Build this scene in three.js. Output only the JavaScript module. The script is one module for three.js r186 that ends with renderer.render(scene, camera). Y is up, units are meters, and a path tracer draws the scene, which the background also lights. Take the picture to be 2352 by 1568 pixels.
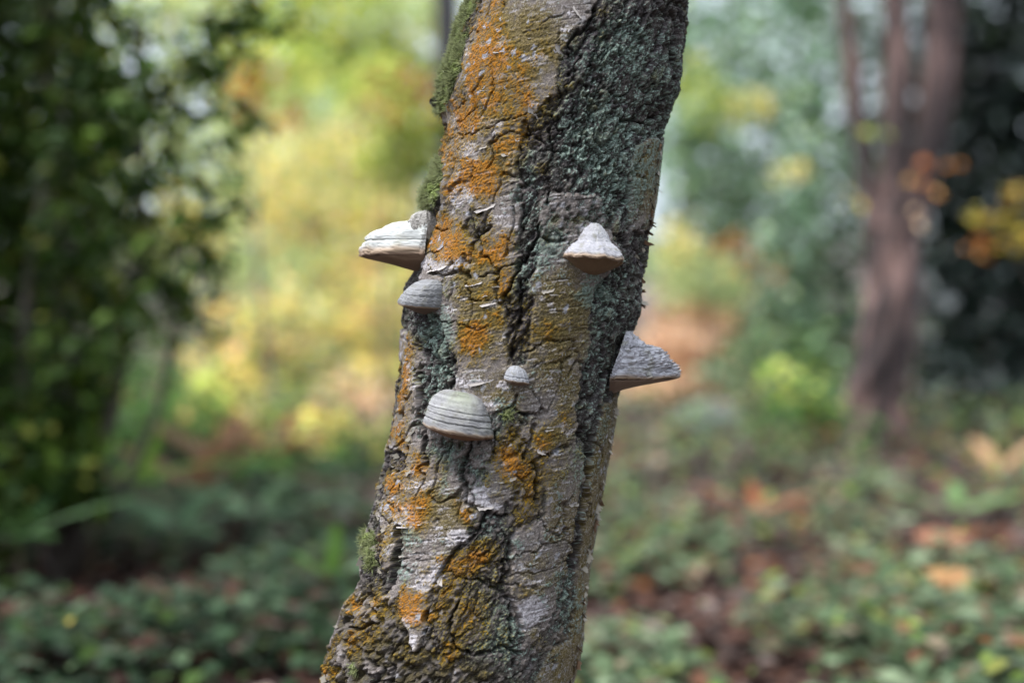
import * as THREE from 'three';
import { mergeGeometries } from 'three/addons/utils/BufferGeometryUtils.js';

// ---------------------------------------------------------------- camera, sky, sun, exposure
const CAM_Y = 0.95, D = 1.806, F = 3267;             // F: focal length in units of a 2352 px wide picture
const scene = new THREE.Scene();
const camera = new THREE.PerspectiveCamera(2 * Math.atan(784 / F) * 180 / Math.PI, 1024 / 682, 0.05, 600);
camera.filmGauge = 36;
camera.position.set(0, CAM_Y, D);
camera.lookAt(0, CAM_Y, 0);
camera.focus = 1.71;
camera.userData.fStop = 1.35;
const renderer = new THREE.WebGLRenderer({ antialias: true });
renderer.toneMapping = THREE.LinearToneMapping;
renderer.toneMappingExposure = 3.9;
renderer.shadowMap.enabled = true;
const SUN_DIR = new THREE.Vector3(-0.5, 1.0, 0.32).normalize();
{ // overcast sky: bright zenith, paler and dimmer towards the horizon, a soft glow round the veiled sun, faint cloud
  const W = 256, H = 128, data = new Float32Array(W * H * 4);
  for (let j = 0; j < H; j++) for (let i = 0; i < W; i++) {
    const up = ((j + 0.5) / H - 0.5) * Math.PI, az = ((i + 0.5) / W - 0.5) * 2 * Math.PI;
    const x = Math.cos(az) * Math.cos(up), y = Math.sin(up), z = Math.sin(az) * Math.cos(up);
    const c = x * SUN_DIR.x + y * SUN_DIR.y + z * SUN_DIR.z, h = Math.max(0, y);
    const cl = 1 + 0.08 * Math.sin(x * 7 + 2 * z) * Math.sin(z * 6 - x * 3 + 1.3);
    const L = (0.27 + 1.0 * h + 1.5 * Math.pow(Math.max(0, c), 5)) * cl * (y < 0 ? 0.5 : 1), k = (j * W + i) * 4;
    data[k] = 0.9 * L; data[k + 1] = 1.0 * L; data[k + 2] = 1.17 * L; data[k + 3] = 1;
  }
  const t = new THREE.DataTexture(data, W, H, THREE.RGBAFormat, THREE.FloatType);
  t.mapping = THREE.EquirectangularReflectionMapping; t.magFilter = THREE.LinearFilter; t.needsUpdate = true;
  scene.background = t; scene.environment = t;
  scene.backgroundIntensity = 1; scene.environmentIntensity = 1;
}
const sun = new THREE.DirectionalLight(new THREE.Color(1.0, 0.95, 0.86), 1.5);
sun.position.copy(SUN_DIR).multiplyScalar(30); sun.castShadow = true; sun.shadow.radius = 28;
Object.assign(sun.shadow.camera, { left: -15, right: 15, top: 15, bottom: -15, near: 1, far: 80 });
sun.shadow.mapSize.set(2048, 2048);
scene.add(sun, sun.target);

// ---------------------------------------------------------------- helpers
const { sin, cos, abs, min, max, floor, sqrt, PI, pow, exp } = Math;
const clamp = (x, a = 0, b = 1) => x < a ? a : x > b ? b : x, lerp = (a, b, t) => a + (b - a) * t;
const smooth = (a, b, x) => { const t = clamp((x - a) / (b - a)); return t * t * (3 - 2 * t); };
function rng(seed) { let s = seed >>> 0; return () => { s = (s + 0x6d2b79f5) | 0; let t = Math.imul(s ^ (s >>> 15), 1 | s); t = (t + Math.imul(t ^ (t >>> 7), 61 | t)) ^ t; return ((t ^ (t >>> 14)) >>> 0) / 4294967296; }; }
const PERM = new Uint8Array(512), GX = new Float32Array(256), GY = new Float32Array(256);
{ const r = rng(7), p = [...Array(256).keys()]; for (let i = 255; i > 0; i--) { const j = floor(r() * (i + 1)); [p[i], p[j]] = [p[j], p[i]]; }
  for (let i = 0; i < 512; i++) PERM[i] = p[i & 255]; for (let i = 0; i < 256; i++) { GX[i] = cos(i / 256 * 2 * PI) * 1.5; GY[i] = sin(i / 256 * 2 * PI) * 1.5; } }
function noise(x, y) {                                 // gradient noise, about -1 .. 1
  const X = floor(x), Y = floor(y), fx = x - X, fy = y - Y, xi = X & 255, yi = Y & 255;
  const u = fx * fx * fx * (fx * (fx * 6 - 15) + 10), v = fy * fy * fy * (fy * (fy * 6 - 15) + 10);
  const a = PERM[PERM[xi] + yi], b = PERM[PERM[xi + 1] + yi], c = PERM[PERM[xi] + yi + 1], d = PERM[PERM[xi + 1] + yi + 1];
  const n00 = GX[a] * fx + GY[a] * fy, n10 = GX[b] * (fx - 1) + GY[b] * fy, n01 = GX[c] * fx + GY[c] * (fy - 1), n11 = GX[d] * (fx - 1) + GY[d] * (fy - 1);
  const p = n00 + (n10 - n00) * u, q = n01 + (n11 - n01) * u;
  return p + (q - p) * v;
}
function fbm(x, y, n = 4) { let s = 0, a = 0.55; for (let i = 0; i < n; i++) { s += a * noise(x, y); x = x * 2.03 + 17.3; y = y * 2.03 - 9.1; a *= 0.5; } return s; }
const vor = [0, 0, 0];                                 // F1, F2, cell id of the last call
function voronoi(x, y) {
  const X = floor(x), Y = floor(y); let f1 = 9, f2 = 9, id = 0;
  for (let j = -1; j <= 1; j++) for (let i = -1; i <= 1; i++) {
    const h = PERM[PERM[(X + i) & 255] + ((Y + j) & 255)], k = PERM[h + 37];
    const dx = X + i + h / 256 - x, dy = Y + j + k / 256 - y, d = dx * dx + dy * dy;
    if (d < f1) { f2 = f1; f1 = d; id = h; } else if (d < f2) f2 = d;
  }
  vor[0] = sqrt(f1); vor[1] = sqrt(f2); vor[2] = id / 256; return vor;
}
const names = new Map();
function numbered(n) { const k = names.get(n) || 0; names.set(n, k + 1); return k ? n + '_' + String(k).padStart(3, '0') : n; }
function tag(o, label, category, group, kind) { if (label) o.userData.label = label; if (category) o.userData.category = category; if (group) o.userData.group = group; if (kind) o.userData.kind = kind; return o; }
function lit(o) { o.castShadow = true; o.receiveShadow = true; return o; }
function thing(name, label, category, pos = [0, 0, 0], group) { const g = new THREE.Group(); g.name = numbered(name); g.position.set(...pos); tag(g, label, category, group); scene.add(g); return g; }
function part(name, geo, mat, parent) { const m = lit(new THREE.Mesh(geo, mat)); m.name = name; parent.add(m); return m; }
const at = (px, py, d) => new THREE.Vector3((px - 1176) / F * d, CAM_Y - (py - 784) / F * d, D - d);   // a place seen at (px, py), d metres away
const std = (o) => new THREE.MeshStandardMaterial(o), rgb = (r, g, b) => new THREE.Color().setRGB(r, g, b);
function geom(pos, idx, extra = {}) { const g = new THREE.BufferGeometry(); g.setAttribute('position', new THREE.BufferAttribute(pos instanceof Float32Array ? pos : new Float32Array(pos), 3)); if (extra.uv) g.setAttribute('uv', new THREE.BufferAttribute(new Float32Array(extra.uv), 2)); if (extra.color) g.setAttribute('color', new THREE.BufferAttribute(new Float32Array(extra.color), 3)); g.setIndex(idx); g.computeVertexNormals(); return g; }
function dataTex(data, w, h, srgb) { const t = new THREE.DataTexture(data, w, h, THREE.RGBAFormat, THREE.UnsignedByteType); t.magFilter = THREE.LinearFilter; t.minFilter = THREE.LinearFilter; t.wrapS = t.wrapT = THREE.RepeatWrapping; if (srgb) t.colorSpace = THREE.SRGBColorSpace; t.needsUpdate = true; return t; }
const toS = (x) => { x = clamp(x); return 255 * (x <= 0.0031308 ? 12.92 * x : 1.055 * pow(x, 1 / 2.4) - 0.055); };

// ---------------------------------------------------------------- ground
function groundY(x, z) {
  const d = D - z;
  let y = d < 1.8 ? 0.03 * (d - 1.8) : d < 17 ? 0.06 * (d - 1.8) : 0.912 + 0.1 * (d - 17);
  if (d > 60) y = 0.912 + 4.3 + 0.02 * (d - 60);
  return y + 0.05 * noise(x * 0.5, z * 0.5) * smooth(0.3, 2, Math.hypot(x, z)) + 0.012 * noise(x * 2.3, z * 2.3);
}
{
  const xs = [], zs = [];
  for (let x = -14; x <= 14.001; x += 0.14) xs.push(x);
  for (let k = 1; k <= 14; k++) { const e = 14 + 0.6 * k * k + k; xs.push(e); xs.unshift(-e); }
  for (let z = 6; z >= -24; z -= 0.14) zs.push(z);
  for (let k = 1; k <= 16; k++) zs.push(-24 - 0.8 * k * k - k);
  for (let k = 1; k <= 12; k++) zs.unshift(6 + k * k);
  const p = [], uv = [], id = [], n = xs.length;
  zs.forEach((z, j) => xs.forEach((x, i) => { p.push(x, groundY(x, z), z); uv.push(x, z); if (i && j) { const a = j * n + i; id.push(a - n - 1, a - n, a, a - n - 1, a, a - 1); } }));
  for (let k = 0; k < id.length; k += 3) { const t = id[k + 1]; id[k + 1] = id[k + 2]; id[k + 2] = t; }
  const S = 512, c = new Uint8Array(S * S * 4);
  for (let j = 0; j < S; j++) for (let i = 0; i < S; i++) {
    const u = i / S, v = j / S, w = (a, b, s) => { const bx = smooth(0.85, 1, u), by = smooth(0.85, 1, v); const q = (x, y) => fbm(x * s + a, y * s + b, 4); return lerp(lerp(q(u, v), q(u - 1, v), bx), lerp(q(u, v - 1), q(u - 1, v - 1), bx), by); };
    const n1 = w(0, 0, 12), n2 = w(40, 9, 40), k = (j * S + i) * 4, b = 0.035 * (1 + 0.9 * n1 + 0.7 * n2), r = smooth(0.1, 0.5, n1 - n2 * 0.5);
    c[k] = toS(b * (1.25 + r)); c[k + 1] = toS(b * (0.85 + 0.25 * r)); c[k + 2] = toS(b * 0.65); c[k + 3] = 255;
  }
  const g = lit(new THREE.Mesh(geom(p, id, { uv }), std({ map: dataTex(c, S, S, true), roughness: 0.95 })));
  g.name = 'ground'; tag(g, 'dark brown woodland floor rising gently behind the birch', null, null, 'structure'); scene.add(g);
}

// ---------------------------------------------------------------- the birch trunk: outline, marks, relief
// outline of the trunk in picture units, [y, left edge] and [y, right edge]
const LEFT = [[-40, 1082], [0, 1075], [47, 1052], [72, 1045], [110, 1036], [144, 1023], [170, 1012], [194, 1002], [225, 1001], [250, 1006], [281, 1014], [330, 1008], [360, 1000], [400, 990], [430, 974], [450, 963], [474, 963], [490, 976], [520, 982], [560, 976], [600, 954], [634, 938], [684, 924], [721, 918], [793, 917], [847, 912], [879, 903], [960, 896], [1027, 883], [1081, 868], [1153, 851], [1207, 839], [1243, 823], [1279, 816], [1300, 822], [1340, 819], [1365, 806], [1387, 783], [1437, 765], [1492, 745], [1564, 733], [1700, 700], [2000, 640], [2300, 560], [2600, 430]];
const RIGHT = [[-40, 1592], [0, 1588], [60, 1583], [145, 1575], [216, 1571], [232, 1557], [310, 1532], [396, 1520], [450, 1513], [527, 1501], [577, 1494], [667, 1484], [732, 1478], [757, 1463], [800, 1440], [850, 1426], [893, 1422], [937, 1421], [991, 1413], [1063, 1401], [1153, 1385], [1207, 1377], [1261, 1365], [1293, 1360], [1402, 1350], [1474, 1343], [1564, 1322], [1700, 1310], [2000, 1300], [2300, 1330], [2600, 1430]];
const look = (tab, y) => { let i = 1; while (i < tab.length - 1 && tab[i][0] < y) i++; const [a, b] = [tab[i - 1], tab[i]]; return lerp(a[1], b[1], clamp((y - a[0]) / (b[0] - a[0]))); };
const Y0 = -0.12, Y1 = 5.0, NY = 2048, prof = { c: new Float32Array(NY), r: new Float32Array(NY), l: new Float32Array(NY), q: new Float32Array(NY) };
{
  const Lx = [], Rx = [];
  for (let k = 0; k < NY; k++) {
    const Y = lerp(Y0, Y1, k / (NY - 1)), py = 784 + (CAM_Y - Y) * F / D; let l, r;
    if (py > -40) { l = look(LEFT, py); r = look(RIGHT, py); } else { const h = (-40 - py) / 1000, c = 1337 + 95 * (1 - exp(-h * 1.1)), w = 255 * (1 - 0.105 * h); l = c - w; r = c + w; }
    Lx.push((l - 1176) * D / F); Rx.push((r - 1176) * D / F);
  }
  const blur = (f, s) => { const o = []; for (let k = 0; k < NY; k++) { let a = 0, b = 0; for (let q = -3 * s; q <= 3 * s; q += 2) { const w = exp(-q * q / (2 * s * s)), i = min(NY - 1, max(0, k + q)); a += w * f(i); b += w; } o.push(a / b); } return o; };
  const c = blur((i) => (Lx[i] + Rx[i]) / 2, 26), r = blur((i) => (Rx[i] - Lx[i]) / 2, 26), l2 = blur((i) => Lx[i], 2), r2 = blur((i) => Rx[i], 2);
  for (let k = 0; k < NY; k++) { prof.c[k] = c[k]; prof.r[k] = r[k]; prof.l[k] = -(l2[k] - (c[k] - r[k])); prof.q[k] = r2[k] - (c[k] + r[k]); }
}
const pr = (a, Y) => { const t = clamp((Y - Y0) / (Y1 - Y0)) * (NY - 1), i = min(NY - 2, floor(t)); return lerp(a[i], a[i + 1], t - i); };
const DIP = 0.0035;                                    // relief scatters about this much above the smooth shape
function shell(th, Y, h = 0) {                         // point of the trunk at angle th (0 faces the camera) and height Y, lifted by h
  const s = sin(th), k = smooth(0.55, 1, abs(s)), r = pr(prof.r, Y) + k * (s < 0 ? pr(prof.l, Y) : pr(prof.q, Y)) - DIP + h;
  return [pr(prof.c, Y) + r * s, Y, r * cos(th) * 0.96];
}
const TW = 2048, TH = 2048, TY0 = 0.33, TY1 = 1.57, R0 = 0.15;
// marks seen on the bark, drawn as masks in picture units (half size) and then laid round the trunk
const MW = 1176, MH = 900, OY = 40, Z = [null, [799.7, 0], [799.7, 432.8], [705.6, 846.7], [705.6, 1041.5]];
const zx = (z, x) => (Z[z][0] + 0.36 * x) / 2, zy = (z, y) => (Z[z][1] + 0.36 * y) / 2 + OY;
function mask(draw, soft) {
  const cv = document.createElement('canvas'); cv.width = MW; cv.height = MH; const g = cv.getContext('2d');
  g.fillStyle = '#000'; g.fillRect(0, 0, MW, MH); draw(g);
  const d = g.getImageData(0, 0, MW, MH).data; let a = new Float32Array(MW * MH);
  for (let i = 0; i < a.length; i++) a[i] = d[i * 4] / 255;
  for (let pass = 0; pass < 2; pass++) for (const [st, n, m, ot] of [[1, MW, MH, MW], [MW, MH, MW, 1]]) { if (!soft) break; const o = new Float32Array(a.length);
    for (let j = 0; j < m; j++) { let s = 0; const b = j * ot; for (let i = -soft; i <= soft; i++) s += a[b + clamp(i, 0, n - 1) * st]; for (let i = 0; i < n; i++) { o[b + i * st] = s / (2 * soft + 1); s += a[b + min(n - 1, i + soft + 1) * st] - a[b + max(0, i - soft) * st]; } } a = o; }
  return a;
}
const grey = (v) => `rgb(${v * 255 | 0},${v * 255 | 0},${v * 255 | 0})`;
const poly = (g, z, v, pts) => { g.fillStyle = grey(v); g.beginPath(); pts.forEach(([x, y], i) => i ? g.lineTo(zx(z, x), zy(z, y)) : g.moveTo(zx(z, x), zy(z, y))); g.closePath(); g.fill(); };
const line = (g, z, w, v, pts) => { g.strokeStyle = grey(v); g.lineWidth = w / 2; g.lineCap = 'round'; g.lineJoin = 'round'; g.beginPath(); pts.forEach(([x, y], i) => i ? g.lineTo(zx(z, x), zy(z, y)) : g.moveTo(zx(z, x), zy(z, y))); g.stroke(); };
const dots = (g, z, list) => { g.globalCompositeOperation = 'lighter'; for (const [x, y, rx, v, ry] of list) { g.fillStyle = grey(v); g.beginPath(); g.ellipse(zx(z, x), zy(z, y), rx * 0.18, (ry || rx) * 0.18, 0, 0, 7); g.fill(); } g.globalCompositeOperation = 'source-over'; };
const mRough = mask((g) => {
  poly(g, 1, 1, [[1590, -200], [1590, -20], [1570, 60], [1500, 140], [1440, 210], [1385, 290], [1345, 400], [1330, 480], [1335, 560], [1260, 650], [1190, 735], [1140, 765], [1105, 880], [1085, 960], [1082, 1100], [1100, 1200], [1105, 1463], [2400, 1463], [2400, -200]]);
  poly(g, 2, 1, [[1105, -30], [1240, -30], [1230, 300], [1215, 450], [1190, 560], [1185, 700], [1165, 850], [1175, 1000], [1150, 1130], [1040, 1140], [1010, 1000], [1000, 850], [985, 720], [1060, 600], [1075, 450], [1090, 250]]);
  poly(g, 2, 1, [[1240, 0], [1680, 100], [1700, 330], [1770, 420], [1760, 480], [1640, 530], [1580, 620], [1545, 800], [1560, 1000], [1540, 1200], [1520, 1480], [1720, 1480], [1740, 1200], [1860, 950], [2200, 800], [2200, -30], [1240, -30]]);
  poly(g, 2, 0.45, [[1220, 60], [1420, 0], [1640, 60], [1690, 300], [1400, 480], [1215, 440]]);
  poly(g, 1, 0.12, [[1870, 900], [2040, 880], [2020, 1250], [1980, 1460], [1840, 1420], [1800, 1200], [1840, 1000]]);
  poly(g, 2, 0.15, [[1840, -30], [1980, -30], [1950, 265], [1815, 265]]);
  poly(g, 2, 1, [[380, 760], [555, 790], [590, 900], [600, 960], [690, 1080], [680, 1200], [600, 1290], [500, 1340], [430, 1480], [420, 1300], [450, 1100], [400, 950], [300, 900], [300, 740]]);
  poly(g, 2, 1, [[440, -30], [560, 20], [560, 100], [520, 260], [480, 420], [440, 560], [380, 760], [200, 760], [300, -30]]);
  poly(g, 1, 0.9, [[500, 760], [620, 780], [640, 880], [600, 1000], [580, 1200], [560, 1463], [200, 1463]]);
  poly(g, 1, 0.8, [[760, -100], [860, -20], [810, 150], [740, 250], [720, 420], [640, 640], [400, 700], [500, -100]]);
  poly(g, 2, 0.75, [[725, 185], [790, 125], [880, 140], [905, 250], [850, 320], [790, 400], [760, 330], [700, 260]]);
  poly(g, 3, 1, [[460, 540], [600, 530], [620, 640], [520, 680], [480, 780], [430, 950], [380, 1000], [250, 1000], [400, 650]]);
  poly(g, 3, 0.9, [[560, -60], [600, -60], [590, 100], [545, 300], [530, 480], [400, 500], [480, 0]]);
  poly(g, 3, 1, [[700, -30], [940, -30], [940, 120], [800, 200], [740, 380], [760, 440], [760, 620], [730, 640], [700, 500], [700, 300]]);
  poly(g, 3, 0.55, [[760, 420], [1000, 480], [1180, 440], [1200, 300], [1260, 260], [1450, 260], [1400, 560], [1280, 640], [1180, 640], [1140, 780], [1050, 800], [1010, 860], [960, 720], [880, 690], [760, 690]]);
  poly(g, 3, 0.68, [[1380, 560], [1450, 480], [1460, 600], [1500, 640], [1560, 800], [1550, 950], [1500, 1000], [1330, 1080], [1310, 1300], [1310, 1500], [800, 1500], [880, 1250], [960, 1100], [1010, 1060], [1080, 960], [1100, 900], [1200, 900], [1300, 780]]);
  line(g, 3, 26, 0.9, [[1760, 350], [1830, 560], [1800, 700], [1775, 850], [1760, 1000], [1735, 1150], [1705, 1270]]);
  poly(g, 3, 1, [[1540, -30], [1760, -30], [1740, 200], [1720, 500], [1800, 560], [1840, 560], [1880, 300], [1960, 120], [2000, -30]]);
  poly(g, 3, 0.15, [[2010, 130], [1900, 260], [1850, 560], [1790, 900], [1740, 1300], [1720, 1500], [2200, 1500], [2200, 130]]);
  poly(g, 4, 0.72, [[760, 960], [870, 740], [960, 600], [1090, 420], [1200, 560], [1310, 600], [1310, 940], [1390, 1120], [1420, 1250], [1540, 1100], [1620, 920], [1640, 780], [1730, 760], [1740, 1000], [1700, 1200], [1560, 1300], [1480, 1480], [1470, 1700], [-200, 1700], [100, 1100], [300, 900], [400, 980], [560, 900], [590, 900], [620, 1100], [680, 1290], [740, 1180]]);
  poly(g, 4, 1, [[550, 480], [590, 490], [590, 700], [560, 800], [480, 920], [400, 960], [300, 900], [300, 500], [420, 380], [470, 520], [450, 700], [470, 780], [520, 700]]);
}, 2);
const mLump = mask((g) => poly(g, 4, 1, [[-200, 1700], [100, 1000], [300, 830], [480, 900], [620, 1000], [700, 1250], [900, 1300], [1200, 1350], [1400, 1700]]), 16);
const mCrack = mask((g) => {
  line(g, 2, 7, 1, [[1225, 220], [1225, 310], [1130, 420], [1080, 560], [1000, 690]]); line(g, 2, 7, 1, [[1110, 600], [1105, 700], [1090, 850], [1070, 950], [1040, 1080], [1020, 1130]]); line(g, 2, 5, 0.9, [[1230, 315], [1300, 325], [1400, 332]]);
  line(g, 2, 9, 0.8, [[520, 542], [700, 552], [775, 566]]); line(g, 2, 4, 0.6, [[700, 590], [860, 640], [1000, 690]]); line(g, 2, 4, 0.6, [[780, 740], [860, 750], [930, 770]]);
  line(g, 2, 4, 0.6, [[720, 195], [760, 150], [870, 130], [1000, 125]]); line(g, 2, 6, 0.9, [[905, 250], [790, 330], [785, 400]]); line(g, 2, 4, 0.5, [[840, 1225], [930, 1250], [1010, 1290]]);
  line(g, 3, 6, 1, [[1340, 190], [1330, 260], [1400, 290], [1460, 300]]); line(g, 3, 6, 1, [[1180, 300], [1250, 265], [1330, 265]]); line(g, 3, 7, 1, [[1450, 340], [1430, 440], [1405, 520], [1400, 580]]); line(g, 3, 6, 1, [[1690, 480], [1600, 530], [1500, 572], [1465, 600], [1480, 760], [1480, 850]]);
  line(g, 3, 6, 1, [[1040, 500], [1000, 600], [985, 700], [1010, 860], [1060, 880]]); line(g, 3, 5, 0.9, [[1190, 310], [1195, 430], [1190, 560]]); line(g, 3, 6, 0.9, [[700, 0], [690, 200], [725, 440], [745, 640]]); line(g, 3, 5, 0.7, [[1360, 350], [1450, 345]]);
  line(g, 3, 7, 1, [[1060, 890], [1160, 930], [1100, 1000], [1040, 1080], [960, 1120], [890, 1250], [800, 1390]]); line(g, 3, 8, 1, [[1310, 1120], [1300, 1300], [1262, 1330], [1250, 1463]]); line(g, 3, 5, 0.9, [[1160, 930], [1290, 960]]);
  line(g, 3, 9, 1, [[1770, 420], [1840, 560], [1815, 700], [1790, 850], [1768, 1010]]); line(g, 3, 9, 1, [[1750, 1100], [1735, 1150], [1705, 1270]]);
  line(g, 4, 7, 1, [[1265, 690], [1250, 830], [1240, 880], [1300, 940], [1360, 1060], [1390, 1120]]); line(g, 4, 4, 0.9, [[1390, 1120], [1450, 1125], [1515, 1108]]); line(g, 4, 6, 0.9, [[960, 960], [905, 1100], [950, 1280], [1060, 1300], [1280, 1230], [1380, 1300]]); line(g, 4, 5, 0.9, [[1000, 830], [1100, 820], [1230, 890]]);
  line(g, 4, 13, 1, [[572, 490], [572, 600], [545, 720], [510, 850]]); line(g, 4, 6, 0.8, [[1310, 950], [1320, 1150], [1330, 1400]]); line(g, 4, 6, 0.9, [[790, 890], [760, 990], [750, 1150], [690, 1290]]); line(g, 4, 8, 0.9, [[250, 1000], [200, 1120], [300, 1130], [420, 1100]]);
  line(g, 1, 5, 0.8, [[1105, 880], [1085, 980], [1095, 1100], [1105, 1300], [1110, 1463]]); line(g, 1, 6, 0.9, [[2000, 740], [1880, 765], [1760, 760]]); line(g, 1, 5, 0.7, [[1220, 960], [1330, 965], [1420, 945]]); line(g, 1, 6, 0.8, [[2090, 60], [2120, 150], [2100, 330], [2110, 500]]); line(g, 1, 6, 0.8, [[1960, 900], [1900, 1000], [1820, 1160], [1790, 1400]]);
  line(g, 1, 7, 0.9, [[1590, 40], [1530, 150], [1400, 290]]); line(g, 1, 5, 0.8, [[1270, 800], [1330, 1000], [1260, 1100], [1290, 1300]]); line(g, 1, 5, 0.5, [[630, 965], [700, 955]]);
  dots(g, 1, [[1122, 812, 26, 1, 58]]);
}, 1);
const mOrange = mask((g) => {
  dots(g, 1, [[850, 700, 330, 0.42, 600], [1150, 500, 260, 0.3, 450]]); dots(g, 2, [[800, 450, 300, 0.38], [900, 900, 260, 0.36], [1350, 900, 260, 0.26]]); dots(g, 3, [[650, 750, 220, 0.35, 260], [1350, 650, 250, 0.36], [1600, 500, 220, 0.25]]); dots(g, 4, [[1000, 800, 300, 0.34, 200], [600, 1200, 420, 0.15, 220], [1050, 1200, 300, 0.28], [350, 1000, 250, 0.15, 300]]);
  line(g, 1, 60, 0.9, [[940, -150], [920, 0], [900, 150], [860, 300], [830, 420]]); line(g, 1, 74, 1, [[850, 420], [840, 620]]); line(g, 1, 60, 0.9, [[830, 620], [780, 750], [700, 850]]); line(g, 1, 40, 0.8, [[700, 850], [640, 950], [600, 1060]]);
  dots(g, 1, [[1000, 900, 75, 0.9], [850, 1100, 120, 0.7, 80], [720, 1180, 100, 0.8, 60], [900, 1210, 70, 0.7], [1290, 600, 60, 0.9, 36], [1150, 650, 50, 0.6], [1580, 230, 130, 0.35, 60], [1450, 520, 80, 0.3], [1250, 330, 60, 0.5], [1040, 380, 120, 0.4, 50], [1250, 1080, 50, 0.6], [600, 1400, 70, 0.6], [1640, 60, 60, 0.4]]);
  dots(g, 2, [[620, 350, 110, 0.8], [560, 250, 60, 0.6], [720, 390, 70, 0.6], [900, 430, 110, 0.7, 80], [1000, 600, 70, 0.7], [850, 170, 60, 0.4], [640, 20, 80, 0.7], [800, 950, 110, 0.75, 90], [720, 1120, 60, 0.5], [1140, 730, 45, 0.8], [700, 280, 70, 0.5], [990, 320, 60, 0.7], [1280, 330, 60, 0.3], [1250, 900, 90, 0.45], [940, 840, 60, 0.5], [380, 1000, 60, 0.9]]);
  line(g, 3, 26, 1, [[640, -60], [620, 150], [590, 300], [580, 450], [620, 520]]);
  dots(g, 3, [[700, 640, 45, 0.9, 85], [570, 720, 80, 0.8], [540, 900, 70, 0.9], [700, 900, 90, 0.9], [720, 1000, 60, 0.8], [940, 890, 45, 0.9], [1030, 960, 60, 0.9], [1280, 580, 100, 0.6, 130], [1400, 720, 100, 0.6], [1420, 900, 100, 0.5], [1350, 1000, 80, 0.4], [1500, 440, 80, 0.6], [1650, 300, 60, 0.6], [1310, 380, 60, 0.5], [850, 620, 60, 0.5], [540, 1050, 60, 0.7], [500, 1250, 60, 0.6], [440, 1120, 70, 0.7]]);
  dots(g, 4, [[1080, 640, 90, 0.8], [980, 740, 110, 0.75], [880, 870, 90, 0.5], [650, 960, 110, 0.95], [690, 1060, 60, 0.8], [820, 1030, 70, 0.8], [1010, 1000, 60, 0.5], [1080, 1130, 110, 0.5], [920, 1290, 80, 0.6], [420, 950, 90, 0.6], [350, 1100, 130, 0.4], [200, 1250, 110, 0.5], [110, 1420, 80, 0.9], [1500, 1215, 50, 0.6], [1400, 870, 90, 0.4], [1200, 620, 80, 0.5], [300, 1000, 60, 0.8], [640, 1300, 90, 0.35]]);
}, 7);
const mOlive = mask((g) => {
  dots(g, 1, [[1250, 300, 260, 0.5, 220], [950, 700, 200, 0.3, 160], [1100, 120, 200, 0.4], [1000, 1000, 150, 0.4], [1930, 1120, 120, 0.8, 300], [1300, 900, 100, 0.3]]);
  dots(g, 2, [[1350, 700, 260, 0.5], [1400, 900, 200, 0.3], [1350, 1150, 200, 0.4], [800, 800, 200, 0.5], [1000, 1050, 140, 0.4], [1450, 1300, 120, 0.5], [820, 480, 140, 0.5], [900, 1300, 140, 0.6, 80]]);
  dots(g, 3, [[1300, 200, 150, 0.4], [1650, 800, 220, 0.3], [1700, 1050, 150, 0.35], [1600, 420, 130, 0.5], [850, 900, 150, 0.45], [900, 1000, 120, 0.4]]);
  dots(g, 4, [[1450, 720, 180, 0.5, 90], [1450, 890, 120, 0.6, 50], [1450, 1190, 80, 0.6, 60], [620, 560, 90, 0.5]]);
  line(g, 3, 70, 0.85, [[2000, 150], [1940, 350], [1890, 650], [1840, 950], [1790, 1250], [1760, 1500]]); line(g, 4, 90, 0.8, [[1790, 700], [1760, 1000], [1700, 1300], [1600, 1480]]);
}, 12);
const mTeal = mask((g) => {
  dots(g, 1, [[1800, 700, 500, 0.5, 600], [1600, 900, 250, 0.4], [1150, 1200, 80, 0.6, 250], [1750, 250, 200, 0.3], [1700, 1300, 200, 0.4]]);
  dots(g, 2, [[1300, 330, 110, 0.9], [1240, 450, 90, 0.7], [560, 930, 130, 0.9, 170], [1600, 680, 130, 0.8], [1720, 700, 150, 0.4, 300], [800, 230, 90, 0.6], [640, 610, 100, 0.4], [1110, 560, 70, 0.6, 200], [1150, 880, 50, 0.8], [1600, 1100, 80, 0.5, 250], [600, 1150, 80, 0.6]]);
  dots(g, 3, [[860, 560, 110, 0.9], [1110, 620, 80, 0.7], [1280, 300, 100, 0.6], [1210, 380, 50, 0.8, 120], [860, 780, 60, 0.5], [1120, 700, 60, 0.7], [1330, 760, 70, 0.5], [1750, 600, 80, 0.6, 200], [1480, 650, 50, 0.7], [1880, 350, 60, 0.5, 150], [760, 100, 130, 0.5]]);
  dots(g, 4, [[640, 550, 80, 0.7], [620, 800, 70, 0.7], [1340, 600, 60, 0.8], [1130, 500, 100, 0.7], [900, 720, 60, 0.5, 140], [1080, 900, 160, 0.45], [1200, 1150, 150, 0.5], [1330, 1200, 70, 0.6, 200], [1680, 950, 80, 0.6, 250], [1100, 1280, 200, 0.4], [500, 1250, 70, 0.5], [530, 720, 40, 0.6, 120], [800, 1100, 100, 0.4]]);
}, 9);
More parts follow.
